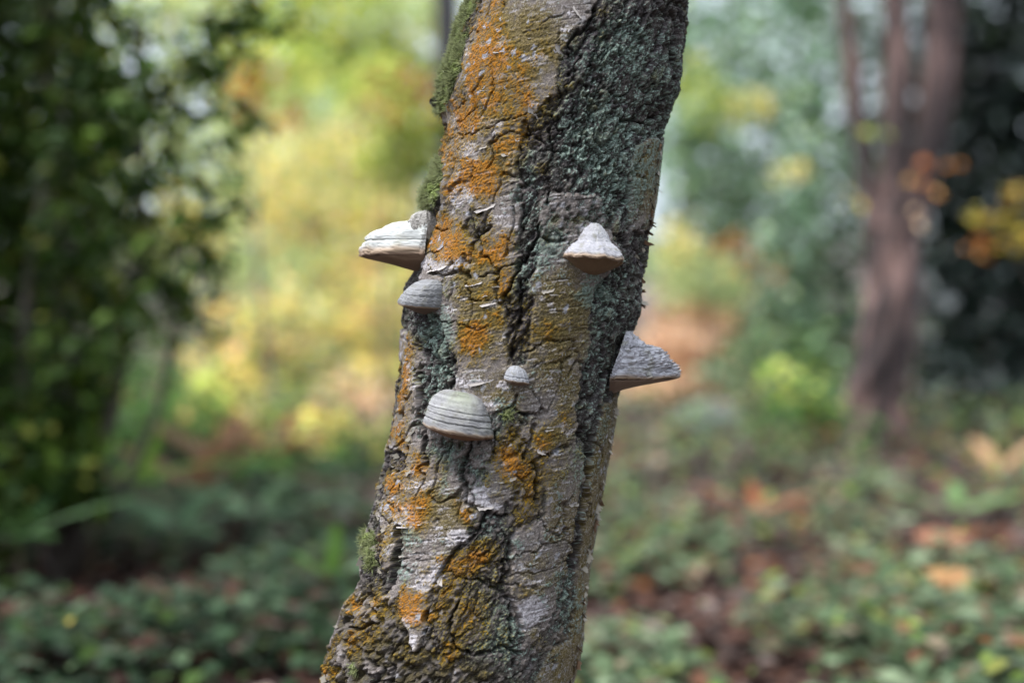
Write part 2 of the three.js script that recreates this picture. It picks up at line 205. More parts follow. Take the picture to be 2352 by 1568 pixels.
const mWhite = mask((g) => {
  dots(g, 1, [[980, 270, 36, 0.9, 44], [1200, 370, 90, 0.8, 40], [1400, 200, 60, 0.5], [1420, 60, 40, 0.6], [765, 570, 26, 1, 40], [870, 660, 50, 0.8], [680, 760, 60, 0.6], [760, 950, 60, 0.9], [930, 800, 60, 0.6], [690, 1250, 70, 0.8], [970, 490, 40, 0.8], [1060, 480, 40, 0.6], [760, 340, 20, 1, 60], [940, 170, 26, 0.9], [1220, 680, 60, 0.6, 40], [1060, 1050, 40, 0.5, 120], [690, 1080, 50, 0.5]]);
  dots(g, 2, [[600, 490, 180, 0.95, 45], [700, 470, 120, 0.6, 60], [900, 740, 70, 0.9, 22], [1240, 700, 40, 0.7], [720, 690, 50, 0.7, 30], [760, 30, 90, 0.7, 40], [1310, 765, 26, 0.8], [1000, 220, 90, 0.5], [640, 800, 60, 0.5], [940, 960, 90, 0.4], [1250, 620, 30, 0.6], [1500, 170, 60, 0.4]]);
  dots(g, 3, [[1020, 80, 140, 0.6, 60], [1250, 110, 60, 0.8, 30], [1550, 540, 100, 1, 22], [620, 960, 90, 0.9], [690, 750, 120, 0.7, 50], [1110, 790, 60, 0.9, 80], [1180, 880, 60, 0.9, 30], [570, 200, 24, 1], [660, 60, 24, 0.8, 120], [600, 330, 40, 0.6], [1180, 240, 80, 0.6, 40], [1240, 620, 40, 0.6, 70], [1560, 640, 60, 0.5], [1660, 390, 50, 0.6]]);
  dots(g, 4, [[960, 540, 70, 0.9, 50], [840, 760, 60, 0.9, 90], [740, 850, 80, 0.9, 60], [655, 1080, 50, 0.9, 60], [665, 1210, 30, 0.9, 60], [1360, 730, 60, 0.6], [1450, 830, 110, 0.6, 40], [1450, 990, 110, 0.85, 70], [1420, 1060, 80, 0.7], [1060, 300, 60, 0.6], [1515, 615, 22, 1, 14], [510, 680, 20, 0.8, 100], [410, 930, 22, 1, 50], [760, 620, 140, 0.35, 200]]);
}, 3);
const mMoss = mask((g) => {
  line(g, 1, 26, 1, [[790, -80], [750, 20], [685, 190], [645, 380], [600, 540], [575, 690]]); line(g, 1, 24, 1, [[560, 1040], [520, 1150], [480, 1300], [470, 1340]]); line(g, 4, 22, 0.8, [[380, 520], [360, 620], [390, 700]]); dots(g, 3, [[1290, 312, 38, 1, 26]]); dots(g, 4, [[260, 1380, 40, 0.7]]);
}, 3);
const mCollar = mask((g) => { dots(g, 2, [[1545, 400, 215, 1, 130], [1080, 1210, 90, 1, 60], [460, 690, 130, 1, 110], [470, 360, 90, 1, 130], [1760, 1180, 90, 1, 150]]); dots(g, 3, [[965, 330, 245, 1, 140]]); }, 5);
const sampleMask = (m, px, py) => { const x = clamp(px / 2, 0, MW - 1.01), y = clamp(py / 2 + OY, 0, MH - 1.01), i = floor(x), j = floor(y), u = x - i, v = y - j, k = j * MW + i; return (m[k] * (1 - u) + m[k + 1] * u) * (1 - v) + (m[k + MW] * (1 - u) + m[k + MW + 1] * u) * v; };
const hMap = new Float32Array(TW * TH), mossMap = new Float32Array(TW * TH), colData = new Uint8Array(TW * TH * 4), bumpData = new Uint8Array(TW * TH * 4);
for (let j = 0; j < TH; j++) {
  const Y = lerp(TY0, TY1, (j + 0.5) / TH), c = pr(prof.c, Y), r = pr(prof.r, Y), dl = pr(prof.l, Y), dq = pr(prof.q, Y);
  for (let i = 0; i < TW; i++) {
    const th = ((i + 0.5) / TW * 2 - 1) * PI, st = sin(th), ct = cos(th), s = th * R0, k = j * TW + i;
    const n1 = fbm(s * 9, Y * 9, 3), n2 = fbm(s * 28 + 5, Y * 28, 3), n7 = noise(s * 205 + 60, Y * 190), n3 = fbm(s * 90 + 9, Y * 90, 2) + 0.34 * n7, n4 = noise(s * 420, Y * 420), n5 = noise(s * 900 + 3, Y * 900);
    let rough, lump = 0, crack = 0, collar = 0, orange, olive, teal, white, moss = 0;
    if (ct > -0.12) {
      const kk = smooth(0.55, 1, abs(st)), rr = r + kk * (st < 0 ? dl : dq), X = c + rr * st, Zp = rr * ct, f = F / (D - Zp);
      const px = 1176 + X * f + n2 * 15 + n3 * 8, py = 784 - (Y - CAM_Y) * f + noise(s * 50 + 31, Y * 50) * 9 + n3 * 7;
      rough = sampleMask(mRough, px, py); lump = sampleMask(mLump, px, py); crack = sampleMask(mCrack, px - n2 * 4, py); orange = sampleMask(mOrange, px, py); olive = sampleMask(mOlive, px, py); teal = sampleMask(mTeal, px, py); white = sampleMask(mWhite, px, py); moss = sampleMask(mMoss, px, py); collar = sampleMask(mCollar, px, py);
    } else { rough = smooth(-0.25, 0.15, n1); orange = smooth(0.1, 0.6, fbm(s * 6 + 50, Y * 5, 3)) * 0.8; olive = smooth(-0.1, 0.6, fbm(s * 5 + 80, Y * 5, 3)); teal = 0.5; white = smooth(0.2, 0.6, fbm(s * 12 + 20, Y * 16, 3)); }
    const ro = smooth(0.3, 0.62, rough * 0.9 + n3 * 0.42 + n2 * 0.3 + n1 * 0.12 + n4 * 0.1 + (teal - 0.35) * 0.14), pa = 1 - ro;
    // --- relief, metres
    let h = 0.0024 * n1 + 0.0009 * n2, wx = s * 50 + n2 * 1.2 + n3 * 0.5, wy = Y * 25 + n2 * 1.1 + n3 * 0.4;
    voronoi(wx, wy); const e1 = vor[1] - vor[0], id1 = vor[2], dome = 1 - pow(1 - clamp(e1 * 2.1), 2.2);
    voronoi(s * 230 + n3 * 1.4, Y * 175 + n2 * 2); const e2 = vor[1] - vor[0], id2 = vor[2];
    if (ro > 0.01) {
      const deep = lerp(0.66, 1, smooth(0.66, 0.95, rough)); let hr = -0.0095 * (1 - dome) * (0.35 + 0.65 * smooth(-0.2, 0.35, n1 + id1 * 0.4)) + 0.0022 * (id1 - 0.5) - 0.0018 * (1 - clamp(e2 * 2.2)) + 0.0012 * (id2 - 0.5) + 0.0026 * n2 + 0.0014 * n3 + 0.0008 * n4 + 0.0003 * n5 - 0.0004; hr *= deep;
      if (lump > 0.01) { voronoi(s * 58 + n2 * 1.1, Y * 62 + n2); const b = 1 - vor[0] * 1.25; hr += lump * (0.011 * (b - 0.35) + 0.004 * n2 - 0.003); }
      h += ro * hr;
    }
    const strata = fbm(s * 11 + n2 * 0.8, Y * 95 - s * 9, 3) * 3.2, saw = strata - floor(strata), lent = noise(s * 34 + 7 + n2 * 0.3, Y * 430 - s * 60), lentOn = smooth(0.44, 0.6, lent) * smooth(-0.15, 0.3, noise(s * 12 + 90, Y * 14));
    const flake = smooth(-0.35, 0.3, noise(s * 7 + 60, Y * 10 + 3) + white * 0.4);
    h += pa * (0.0016 + 0.0019 * flake * (saw < 0.86 ? saw - 0.5 : (1 - saw) / 0.14 - 0.5) - 0.0011 * lentOn + 0.0006 * n3);
    const cn = abs(noise(s * 30 + n2 * 0.5 + 11, Y * 11 + n2 * 0.3)), ch = abs(noise(s * 13 + 70, Y * 34 + n2 * 0.4 + n3 * 0.15)), fine = max(smooth(0.06, 0.02, cn) * smooth(-0.05, 0.3, noise(s * 8 + 33, Y * 9)), smooth(0.04, 0.012, ch) * smooth(0.1, 0.35, noise(s * 9 + 3, Y * 12 + 50)));
    h -= 0.008 * fine * (0.4 + 0.6 * smooth(-0.3, 0.4, n3 + 0.2));
    h -= 0.012 * smooth(0.25, 0.7, crack + n3 * 0.16) * (0.6 + 0.4 * ro);
    const on = smooth(0.02, 0.2, orange), org = on * smooth(0.14, 1.0, orange * 1.0 - lump * 0.18 + (n3 * 0.55 + n2 * 0.4 + n4 * 0.46 + n5 * 0.34) - 0.0 - ro * 0.06);
    voronoi(s * 75 + n3 * 0.5, Y * 75 + n3 * 0.5 + 40); const spot = vor[2] > 0.72 ? smooth(0.3, 0.16, vor[0] / (vor[2] * 3.4 - 2) + n4 * 0.16 + n3 * 0.1) * smooth(-0.05, 0.25, n1 + n2 * 0.5 + on * 0.12) * pa : 0;
    const crust = smooth(0.26, 0.56, teal * 0.72 + n3 * 0.5 + n4 * 0.34 + n2 * 0.3 + 0.06) * pa;
    h += collar * (0.0035 + 0.0025 * n3 + 0.002 * n2); h += crust * (0.0006 + 0.0007 * n4); h += org * (0.0006 + 0.0008 * n4) + moss * (0.0025 + 0.004 * n3 + 0.0016 * n4);
    hMap[k] = h; mossMap[k] = moss;
    bumpData[k * 4] = bumpData[k * 4 + 1] = bumpData[k * 4 + 2] = clamp(127 + 70 * n5 * (0.5 + 0.7 * ro + 0.5 * org) + 50 * n4 * (0.3 + 0.6 * ro + 0.4 * org), 0, 255); bumpData[k * 4 + 3] = 255;
    // --- what the bark is made of
    const gr = 0.5 + 0.5 * n4, gf = 0.5 + 0.5 * n5, n6 = noise(s * 46 + 3, Y * 210 - s * 25), sp = clamp(1 + 0.3 * n7 + 0.32 * n4 + 0.25 * n5, 0.3, 1.9);
    let R = 0.205, G = 0.172, B = 0.152;                                                                        // papery bark, pinkish grey
    let t = smooth(-0.3, 0.5, n6 * 0.7 + n3 * 0.5 + n2 * 0.4 - 0.1); R = lerp(R, 0.09, t); G = lerp(G, 0.075, t); B = lerp(B, 0.056, t);   // grey-brown streaks
    t = 0.9 * smooth(0.12, 0.6, olive * 0.8 + orange * 0.3 + n2 * 0.4 + n3 * 0.4 + n4 * 0.18 + 0.12); R = lerp(R, 0.135, t); G = lerp(G, 0.098, t); B = lerp(B, 0.022, t);
    t = 0.85 * smooth(0.16, 0.42, n6 * 0.75 + n3 * 0.4 + n2 * 0.3 + n4 * 0.25 - olive * 0.25 + white * 0.2); R = lerp(R, 0.45, t); G = lerp(G, 0.41, t); B = lerp(B, 0.405, t);   // clean silvery streaks
    t = smooth(0.32, 0.6, white * 0.85 + n3 * 0.34 + n6 * 0.2 + n4 * 0.16); t *= 0.5 + 0.5 * smooth(-0.35, 0.3, n4 + n5 * 0.7 + n7 * 0.4); R = lerp(R, 0.62, t); G = lerp(G, 0.57, t); B = lerp(B, 0.58, t);
    t = 0.6 * smooth(0.12, 0.45, n3 * 0.7 + n5 * 0.4 + n4 * 0.3 - white * 0.6); R = lerp(R, 0.085, t); G = lerp(G, 0.07, t); B = lerp(B, 0.045, t);   // freckles
    t = smooth(0.42, 0.62, gf * 0.5 + gr * 0.4 + n3 * 0.2) * 0.7; R = lerp(R, 0.3, t); G = lerp(G, 0.265, t); B = lerp(B, 0.26, t);
    t = 0.6 * smooth(0.1, 0.5, n2 * 0.8 + n3 * 0.6 + n6 * 0.25 + n1 * 0.3 - white * 0.5 - 0.02) * (0.5 + 0.5 * gr); R = lerp(R, 0.07, t); G = lerp(G, 0.055, t); B = lerp(B, 0.026, t);   // algae film in blotches
    t = 0.85 * lentOn; R = lerp(R, 0.05, t); G = lerp(G, 0.04, t); B = lerp(B, 0.03, t);                       // lenticels
    t = 0.8 * crust; R = lerp(R, 0.12 + 0.1 * gf, t); G = lerp(G, 0.17 + 0.11 * gf, t); B = lerp(B, 0.135 + 0.1 * gf, t);
    if (ro > 0.003) {
      let r2 = 0.056 + 0.045 * id2 + 0.035 * n3, g2 = r2 * (0.86 + 0.1 * n2), b2 = r2 * (0.74 + 0.1 * id1);
      t = 0.65 * smooth(0.3, 0.65, n2 * 0.5 + id1 * 0.5 + n3 * 0.4 - 0.05); r2 = lerp(r2, 0.2, t); g2 = lerp(g2, 0.165, t); b2 = lerp(b2, 0.14, t);
      t = 0.92 * smooth(0.36, 0.7, 0.22 + teal * 0.45 + n3 * 0.55 + n4 * 0.36 + n5 * 0.2 + n2 * 0.15 - 0.1 * lump); const tv = 0.7 + 0.6 * id2 + 0.35 * n5; r2 = lerp(r2, 0.15 * tv, t); g2 = lerp(g2, 0.2 * tv, t); b2 = lerp(b2, 0.16 * tv, t);
      t = 0.85 * smooth(0.5, 0.68, gr * 0.45 + gf * 0.4 + n3 * 0.28 - 0.02) * (0.25 + teal * 0.7); r2 = lerp(r2, 0.34, t); g2 = lerp(g2, 0.39, t); b2 = lerp(b2, 0.35, t);
      t = 0.6 * smooth(0.22, 0.64, n2 * 0.7 + n3 * 0.5 + lump * 0.4 + n1 * 0.3); r2 = lerp(r2, 0.12, t); g2 = lerp(g2, 0.083, t); b2 = lerp(b2, 0.018, t);
      t = 0.75 * smooth(0.1, 0.9, lump) * smooth(-0.45, 0.2, n2 * 0.6 + n3 * 0.5 + 0.1); r2 = lerp(r2, 0.06, t); g2 = lerp(g2, 0.047, t); b2 = lerp(b2, 0.024, t);   // dark mossy crust at the foot
      R = lerp(R, r2, ro); G = lerp(G, g2, ro); B = lerp(B, b2, ro);
    }
    t = org * (0.5 + 0.5 * smooth(-0.4, 0.5, n4 + n5 * 0.7 + n3 * 0.5)); const q = smooth(-0.4, 0.6, n2 * 0.7 + n3 * 0.4 - n1 * 0.3 + (orange - 0.55) * 1.2 - ro * 0.3);
    R = lerp(R, lerp(0.17, 0.34, q * q), t); G = lerp(G, lerp(0.108, 0.128, q * q), t); B = lerp(B, 0.006, t);
    t = 0.9 * spot; R = lerp(R, 0.36, t); G = lerp(G, 0.35, t); B = lerp(B, 0.37, t);
    R *= sp * 0.53; G *= sp * 0.53; B *= sp * 0.54;
    t = smooth(0.2, 0.6, moss + n3 * 0.2); R = lerp(R, 0.07 + 0.05 * gf, t); G = lerp(G, 0.085 + 0.06 * gf, t); B = lerp(B, 0.035, t);
    colData[k * 4] = toS(R); colData[k * 4 + 1] = toS(G); colData[k * 4 + 2] = toS(B); colData[k * 4 + 3] = 255;
  }
}
function barkH(th, Y, map = hMap) {                    // relief at a place, the pattern mirrored above and below its own height
  let v = (Y - TY0) / (TY1 - TY0); v = abs(((v % 2) + 2) % 2); if (v > 1) v = 2 - v;
  const x = ((th / PI + 1) / 2 * TW - 0.5 + TW) % TW, y = clamp(v * TH - 0.5, 0, TH - 1.001), i = floor(x), j = floor(y), u = x - i, w = y - j, i2 = (i + 1) % TW;
  return lerp(lerp(map[j * TW + i], map[j * TW + i2], u), lerp(map[(j + 1) * TW + i], map[(j + 1) * TW + i2], u), w);
}
function onTrunk(px, py) {                             // the angle and height where the bark is seen at (px, py)
  let th = 0, Y = CAM_Y;
  for (let k = 0; k < 12; k++) { const p = shell(th, Y), f = F / (D - p[2]), r = pr(prof.r, Y); Y = CAM_Y - (py - 784) / f; th = Math.asin(clamp(((px - 1176) / f - pr(prof.c, Y)) / r, -0.995, 0.995)); }
  return [th, Y];
}
const birch = thing('birch_tree', 'leaning old birch with peeling orange-stained bark in front', 'tree');
const colTex = dataTex(colData, TW, TH, true), bumpTex = dataTex(bumpData, TW, TH);
for (const t of [colTex, bumpTex]) t.wrapT = THREE.MirroredRepeatWrapping;
const barkMat = new THREE.MeshPhysicalMaterial({ map: colTex, bumpMap: bumpTex, bumpScale: 0.002, roughness: 0.95, specularIntensity: 0.3 });
{
  const ths = [], ys = [];
  for (let k = 0; k < 430; k++) ths.push(lerp(-1.85, 1.85, k / 429));
  for (let k = 1; k <= 100; k++) ths.push(lerp(1.85, 2 * PI - 1.85, k / 100));
  for (let y = -0.1; y < 0.44; y += 0.012) ys.push(y);
  for (let y = 0.44; y < 1.47; y += 0.00135) ys.push(y);
  for (let y = 1.47; y < 4.9; y += 0.02) ys.push(y);
  const n = ths.length, p = new Float32Array(n * ys.length * 3), uv = new Float32Array(n * ys.length * 2), id = [];
  ys.forEach((Y, j) => ths.forEach((th, i) => {
    const a = j * n + i, t2 = th > PI ? th - 2 * PI : th, q = shell(t2, Y, barkH(t2, Y)); p.set(q, a * 3); uv[a * 2] = (th / PI + 1) / 2; uv[a * 2 + 1] = (Y - TY0) / (TY1 - TY0);
    if (i && j) id.push(a - n - 1, a - n, a, a - n - 1, a, a - 1);
  }));
  part('trunk', geom(p, id, { uv }), barkMat, birch);
}

// ---------------------------------------------------------------- leaves, twigs, crowns
function leafGeo(wide = 0.55, fold = 0.12) {           // a leaf of length 1 along x, folded along its midrib and bent down at the tip
  const w = wide / 2; return geom([0, 0, 0, 0.28, fold * 0.6, w * 0.85, 0.28, 0, 0, 0.28, fold * 0.6, -w * 0.85, 0.66, fold * 0.5, w * 0.72, 0.66, -0.03, 0, 0.66, fold * 0.5, -w * 0.72, 1, -0.12, 0],
    [0, 1, 2, 0, 2, 3, 1, 4, 5, 1, 5, 2, 2, 5, 6, 2, 6, 3, 4, 7, 5, 5, 7, 6]);
}
const LEAF = leafGeo(0.6), LEAF_ROUND = leafGeo(0.85, 0.08), LEAF_NARROW = leafGeo(0.34, 0.1);
const softLeaf = new THREE.MeshPhysicalMaterial({ color: 0xffffff, roughness: 0.95, transmission: 0.42, thickness: 0, specularIntensity: 0.12, side: THREE.DoubleSide });
const glossLeaf = new THREE.MeshPhysicalMaterial({ color: 0xffffff, roughness: 0.34, side: THREE.DoubleSide });
const waxLeaf = new THREE.MeshPhysicalMaterial({ color: 0xffffff, roughness: 0.6, transmission: 0.35, thickness: 0, specularIntensity: 0.14, side: THREE.DoubleSide });
const dullLeaf = new THREE.MeshPhysicalMaterial({ color: 0xffffff, roughness: 0.9, specularIntensity: 0.12, side: THREE.DoubleSide });
const woodTex = (() => { const S = 256, c = new Uint8Array(S * S * 4); for (let j = 0; j < S; j++) for (let i = 0; i < S; i++) { const v = 0.75 + 0.5 * fbm(i / S * 18 + 3, j / S * 5, 4), k = (j * S + i) * 4; c[k] = c[k + 1] = c[k + 2] = toS(0.7 * v); c[k + 3] = 255; } return dataTex(c, S, S, true); })();
const wood = (r, g, b) => std({ color: rgb(r, g, b), map: woodTex, roughness: 0.9 });
const PAL = {
  yellow: [[0.7, 0.54, 0.14, 3], [0.66, 0.58, 0.24, 3], [0.52, 0.54, 0.18, 2], [0.66, 0.42, 0.16, 1]], lime: [[0.32, 0.38, 0.07, 3], [0.43, 0.47, 0.1, 3], [0.18, 0.27, 0.05, 3], [0.56, 0.48, 0.12, 1.5]],
  pale: [[0.42, 0.47, 0.2, 3], [0.36, 0.43, 0.18, 3], [0.54, 0.5, 0.2, 2], [0.2, 0.3, 0.12, 2]], orange: [[0.46, 0.17, 0.04, 3], [0.36, 0.12, 0.035, 2], [0.5, 0.28, 0.08, 2]], rust: [[0.34, 0.11, 0.04, 3], [0.24, 0.08, 0.04, 3], [0.42, 0.2, 0.07, 1]],
  teal: [[0.1, 0.19, 0.09, 3], [0.15, 0.25, 0.12, 3], [0.06, 0.12, 0.05, 3], [0.26, 0.34, 0.14, 1.5]], mix: [[0.42, 0.44, 0.1, 2.5], [0.7, 0.52, 0.12, 2.6], [0.6, 0.55, 0.28, 3], [0.64, 0.36, 0.16, 2], [0.2, 0.28, 0.06, 2]], mid: [[0.08, 0.16, 0.04, 3], [0.13, 0.22, 0.05, 2], [0.05, 0.11, 0.03, 2]],
  dark: [[0.014, 0.034, 0.004, 3], [0.032, 0.066, 0.007, 3], [0.07, 0.115, 0.012, 2], [0.13, 0.135, 0.02, 0.8]], black: [[0.007, 0.014, 0.01, 3], [0.012, 0.024, 0.016, 2]], bramble: [[0.07, 0.105, 0.05, 3], [0.11, 0.15, 0.08, 3], [0.19, 0.23, 0.14, 2.4], [0.03, 0.05, 0.024, 2], [0.18, 0.21, 0.06, 1], [0.17, 0.075, 0.045, 1.3], [0.26, 0.19, 0.13, 0.9]],
  litter: [[0.05, 0.024, 0.018, 4], [0.08, 0.034, 0.022, 3], [0.03, 0.018, 0.016, 4], [0.16, 0.06, 0.022, 0.6], [0.14, 0.1, 0.09, 1]], darkShade: [[0.018, 0.034, 0.016, 3], [0.032, 0.058, 0.028, 3], [0.075, 0.11, 0.06, 1.6], [0.06, 0.028, 0.02, 1.2], [0.05, 0.085, 0.02, 1]], weed: [[0.13, 0.19, 0.04, 3], [0.2, 0.25, 0.06, 3], [0.3, 0.3, 0.08, 1], [0.26, 0.1, 0.04, 1]], ochre: [[0.4, 0.3, 0.05, 3], [0.34, 0.28, 0.06, 2], [0.4, 0.2, 0.05, 1]], peach: [[0.64, 0.4, 0.23, 3], [0.68, 0.49, 0.31, 3], [0.58, 0.3, 0.14, 1.5], [0.62, 0.44, 0.36, 1]],
};
for (const n of ['dark', 'darkShade', 'bramble', 'litter', 'black', 'mid', 'weed', 'ochre']) PAL[n] = PAL[n].map(([r, g, b, w]) => [r * 0.76, g * 0.78, b * 0.74, w]);   // dark plants and ground leaves coloured darker, so the clearing reads brighter lit
function pick(pal, r) { let t = 0; for (const c of pal) t += c[3]; t *= r(); for (const c of pal) { t -= c[3]; if (t <= 0) return c; } return pal[0]; }
const _m = new THREE.Matrix4(), _q = new THREE.Quaternion(), _e = new THREE.Euler(), _s = new THREE.Vector3(), _c = new THREE.Color();
function leaves(name, parent, list, geo, mat) {       // list of [x, y, z, size, yaw, pitch, roll, r, g, b]
  const im = lit(new THREE.InstancedMesh(geo, mat, list.length)); im.name = name;
  list.forEach((a, i) => { _q.setFromEuler(_e.set(a[6], a[4], a[5], 'YZX')); im.setMatrixAt(i, _m.compose(new THREE.Vector3(a[0], a[1], a[2]), _q, _s.setScalar(a[3]))); im.setColorAt(i, _c.setRGB(a[7], a[8], a[9])); });
  parent.add(im); im.userData.kind = 'stuff'; return im;
}
function cloud(list, c, r, n, size, pal, rand, o = {}) { // leaves scattered through an uneven clump
  for (let k = 0; k < n; k++) {
    let x, y, z, d; do { x = rand() * 2 - 1; y = rand() * 2 - 1; z = rand() * 2 - 1; d = x * x + y * y + z * z; } while (d > 1 || (o.gap !== undefined && noise(c.x * 3 + x * 2.1 + z, c.y * 3 + y * 2.1 - z) < o.gap));
    const col = pick(pal, rand), v = 0.75 + 0.5 * rand();
    list.push([c.x + x * r[0], c.y + y * r[1], c.z + z * r[2], size * (0.65 + 0.7 * rand()), rand() * 6.28, (rand() - 0.62) * 1.7, (rand() - 0.5) * 1.8, col[0] * v, col[1] * v, col[2] * v]);
  }
}
function tube(pts, r0, r1, seg = 14, rad = 8, bump = 0.06) { // a tapering, slightly uneven limb
  const cv = new THREE.CatmullRomCurve3(pts), fr = cv.computeFrenetFrames(seg), p = [], uv = [], id = []; let len = cv.getLength();
  for (let j = 0; j <= seg; j++) { const t = j / seg, q = cv.getPointAt(t), r = lerp(r0, r1, t);
    for (let i = 0; i <= rad; i++) { const a = i / rad * 2 * PI, k = r * (1 + bump * noise(cos(a) * 2 + pts[0].x * 9, t * len * 6 + sin(a) * 2)); p.push(q.x + (fr.normals[j].x * cos(a) + fr.binormals[j].x * sin(a)) * k, q.y + (fr.normals[j].y * cos(a) + fr.binormals[j].y * sin(a)) * k, q.z + (fr.normals[j].z * cos(a) + fr.binormals[j].z * sin(a)) * k); uv.push(i / rad * 3, t * len * 2);
      if (i && j) { const n = rad + 1, b = j * n + i; id.push(b - n - 1, b, b - n, b - n - 1, b - 1, b); } } }
  return geom(p, id, { uv });
}
const v3 = (x, y, z) => new THREE.Vector3(x, y, z);
{ // limbs and crown of the birch, above the picture
  const r = rng(11), list = [], top = shell(0, 4.85), bw = wood(0.2, 0.17, 0.15);
  for (let k = 0; k < 8; k++) {
    const y = 2.5 + k * 0.3, a = k * 2.4 + 0.5, c = pr(prof.c, y), L = 1.5 - k * 0.08, e = v3(c + cos(a) * L, y + 0.7 + 0.3 * r(), sin(a) * L), m = v3(c + cos(a) * L * 0.5, y + 0.5, sin(a) * L * 0.5);
    part('limb', tube([v3(c, y, 0), m, e], 0.035, 0.012), bw, birch);
    for (const [q, n] of [[m, 130], [e, 260], [m.clone().lerp(e, 0.5).add(v3(0, -0.1, 0.1)), 200]]) cloud(list, q, [0.55, 0.4, 0.55], n, 0.055, PAL.lime, r);
  }
  cloud(list, v3(top[0], 5.3, 0), [0.7, 0.7, 0.7], 500, 0.055, PAL.lime, r);
  leaves('crown', birch, list, LEAF_ROUND, softLeaf);
}

// ---------------------------------------------------------------- moss tufts, peeling bark and a stub on the trunk
const trunkNormal = (th, Y) => { const e = 0.004, p = shell(th, Y, barkH(th, Y)), a = shell(th + e / R0, Y, barkH(th + e / R0, Y)), b = shell(th, Y + e, barkH(th, Y + e)); return v3(a[0] - p[0], a[1] - p[1], a[2] - p[2]).cross(v3(b[0] - p[0], b[1] - p[1], b[2] - p[2])).normalize(); };
{
  const r = rng(21), spots = []; let tries = 0;
  while (spots.length < 9000 && tries++ < 900000) { const th = lerp(-1.9, 1.2, r()), Y = lerp(0.45, 1.45, r()), m = barkH(th, Y, mossMap); if (m > 0.25 && r() < m && noise(th * 14, Y * 34) > -0.05) spots.push([th, Y]); }
  const blade = geom([-0.5, 0, 0, 0.5, 0, 0, 0.28, 0.55, 0.12, -0.28, 0.55, 0.12, 0, 1, 0.45, 0, 0, 0.45, 0, 0.55, 0.6], [0, 1, 2, 0, 2, 3, 3, 2, 4, 5, 0, 3, 5, 3, 6, 6, 3, 4, 1, 5, 6, 1, 6, 2, 2, 6, 4]);
  const im = lit(new THREE.InstancedMesh(blade, std({ roughness: 0.95, side: THREE.DoubleSide }), spots.length)); im.name = 'moss'; im.userData.kind = 'stuff';
  const up = v3(0, 1, 0);
  spots.forEach(([th, Y], i) => { const n = trunkNormal(th, Y), p = shell(th, Y, barkH(th, Y) - 0.0008); const dir = n.clone().multiplyScalar(1).add(v3((r() - 0.5) * 1.1, (r() - 0.75) * 1.2, (r() - 0.5) * 1.1)).normalize(), l = 0.005 + 0.008 * r();
    _q.setFromUnitVectors(up, dir); im.setMatrixAt(i, _m.compose(v3(...p), _q, _s.set(0.0008 + 0.0006 * r(), l, 0.001))); const v = 0.7 + 0.7 * r(); im.setColorAt(i, _c.setRGB(0.125 * v, 0.138 * v, 0.052 * v)); });
  birch.add(im);
  // curled scraps of papery bark: short sheets peeling off the surface, most along the right edge and on the pale panels
  const geos = [];
  const scrap = (th, Y, w, hgt, curl, roll, col) => {
    const n = trunkNormal(th, Y), p = v3(...shell(th, Y, barkH(th, Y))), t = v3(0, 1, 0).cross(n).normalize(), b = n.clone().cross(t); t.applyAxisAngle(n, roll); b.applyAxisAngle(n, roll);
    const P = [], I = [], C = [], N = 5, M = 3, edge = [r(), r(), r(), r()];
    for (let side = 0; side < 2; side++) for (let j = 0; j <= M; j++) for (let i = 0; i <= N; i++) { const u = i / N - 0.5, v = j / M, vv = v * (0.75 + 0.5 * edge[i % 4]), lift = curl * vv * vv - 0.0006 - side * 0.0004; const q = p.clone().addScaledVector(t, u * w * (1 - 0.25 * v)).addScaledVector(b, -vv * hgt).addScaledVector(n, lift); P.push(q.x, q.y, q.z); C.push(...(side ? [0.2, 0.12, 0.07] : col)); if (i && j) { const a = side * (M + 1) * (N + 1) + j * (N + 1) + i, s = N + 1; side ? I.push(a - s - 1, a - s, a, a - s - 1, a, a - 1) : I.push(a - s - 1, a, a - s, a - s - 1, a - 1, a); } }
    geos.push(geom(P, I, { color: C }));
  };
  for (let k = 0; k < 70; k++) { const py = 300 + 1260 * r(), px = look(RIGHT, py) - 2 - 14 * r() * r(); if (py > 700 && py < 900) continue; const [th, Y] = onTrunk(px, py); const v = 0.7 + 0.4 * r(); scrap(th, Y, 0.006 + 0.008 * r(), 0.004 + 0.005 * r(), 0.003 + 0.003 * r(), (r() - 0.5) * 3, [0.18 * v, 0.155 * v, 0.12 * v]); }
  for (let k = 0; k < 60; k++) { const py = 900 + 660 * r(), px = look(LEFT, py) + 4 + 60 * r(); const [th, Y] = onTrunk(px, py); const v = 0.6 + 0.6 * r(); scrap(th, Y, 0.005 + 0.007 * r(), 0.004 + 0.005 * r(), 0.003 * r(), (r() - 0.5) * 3, [0.1 * v, 0.085 * v, 0.065 * v]); }
  let made = 0, t2 = 0;
  while (made < 50 && t2++ < 20000) { const px = 900 + 560 * r(), py = 20 + 1540 * r(); if (px < look(LEFT, py) + 30 || px > look(RIGHT, py) - 30) continue; if (sampleMask(mRough, px, py) > 0.25) continue; const [th, Y] = onTrunk(px, py); const v = 0.8 + 0.5 * r(), wht = r() < 0.35 ? 1.35 : 1; scrap(th, Y, 0.006 + 0.014 * r(), 0.0015 + 0.0022 * r(), 0.0008 + 0.001 * r(), 0.12 + (r() - 0.5) * 0.35, [0.14 * v, 0.12 * v, 0.1 * v]); made++; }
  const fl = part('bark_flakes', mergeGeometries(geos), std({ vertexColors: true, roughness: 0.85, side: THREE.DoubleSide }), birch); fl.userData.kind = 'stuff';
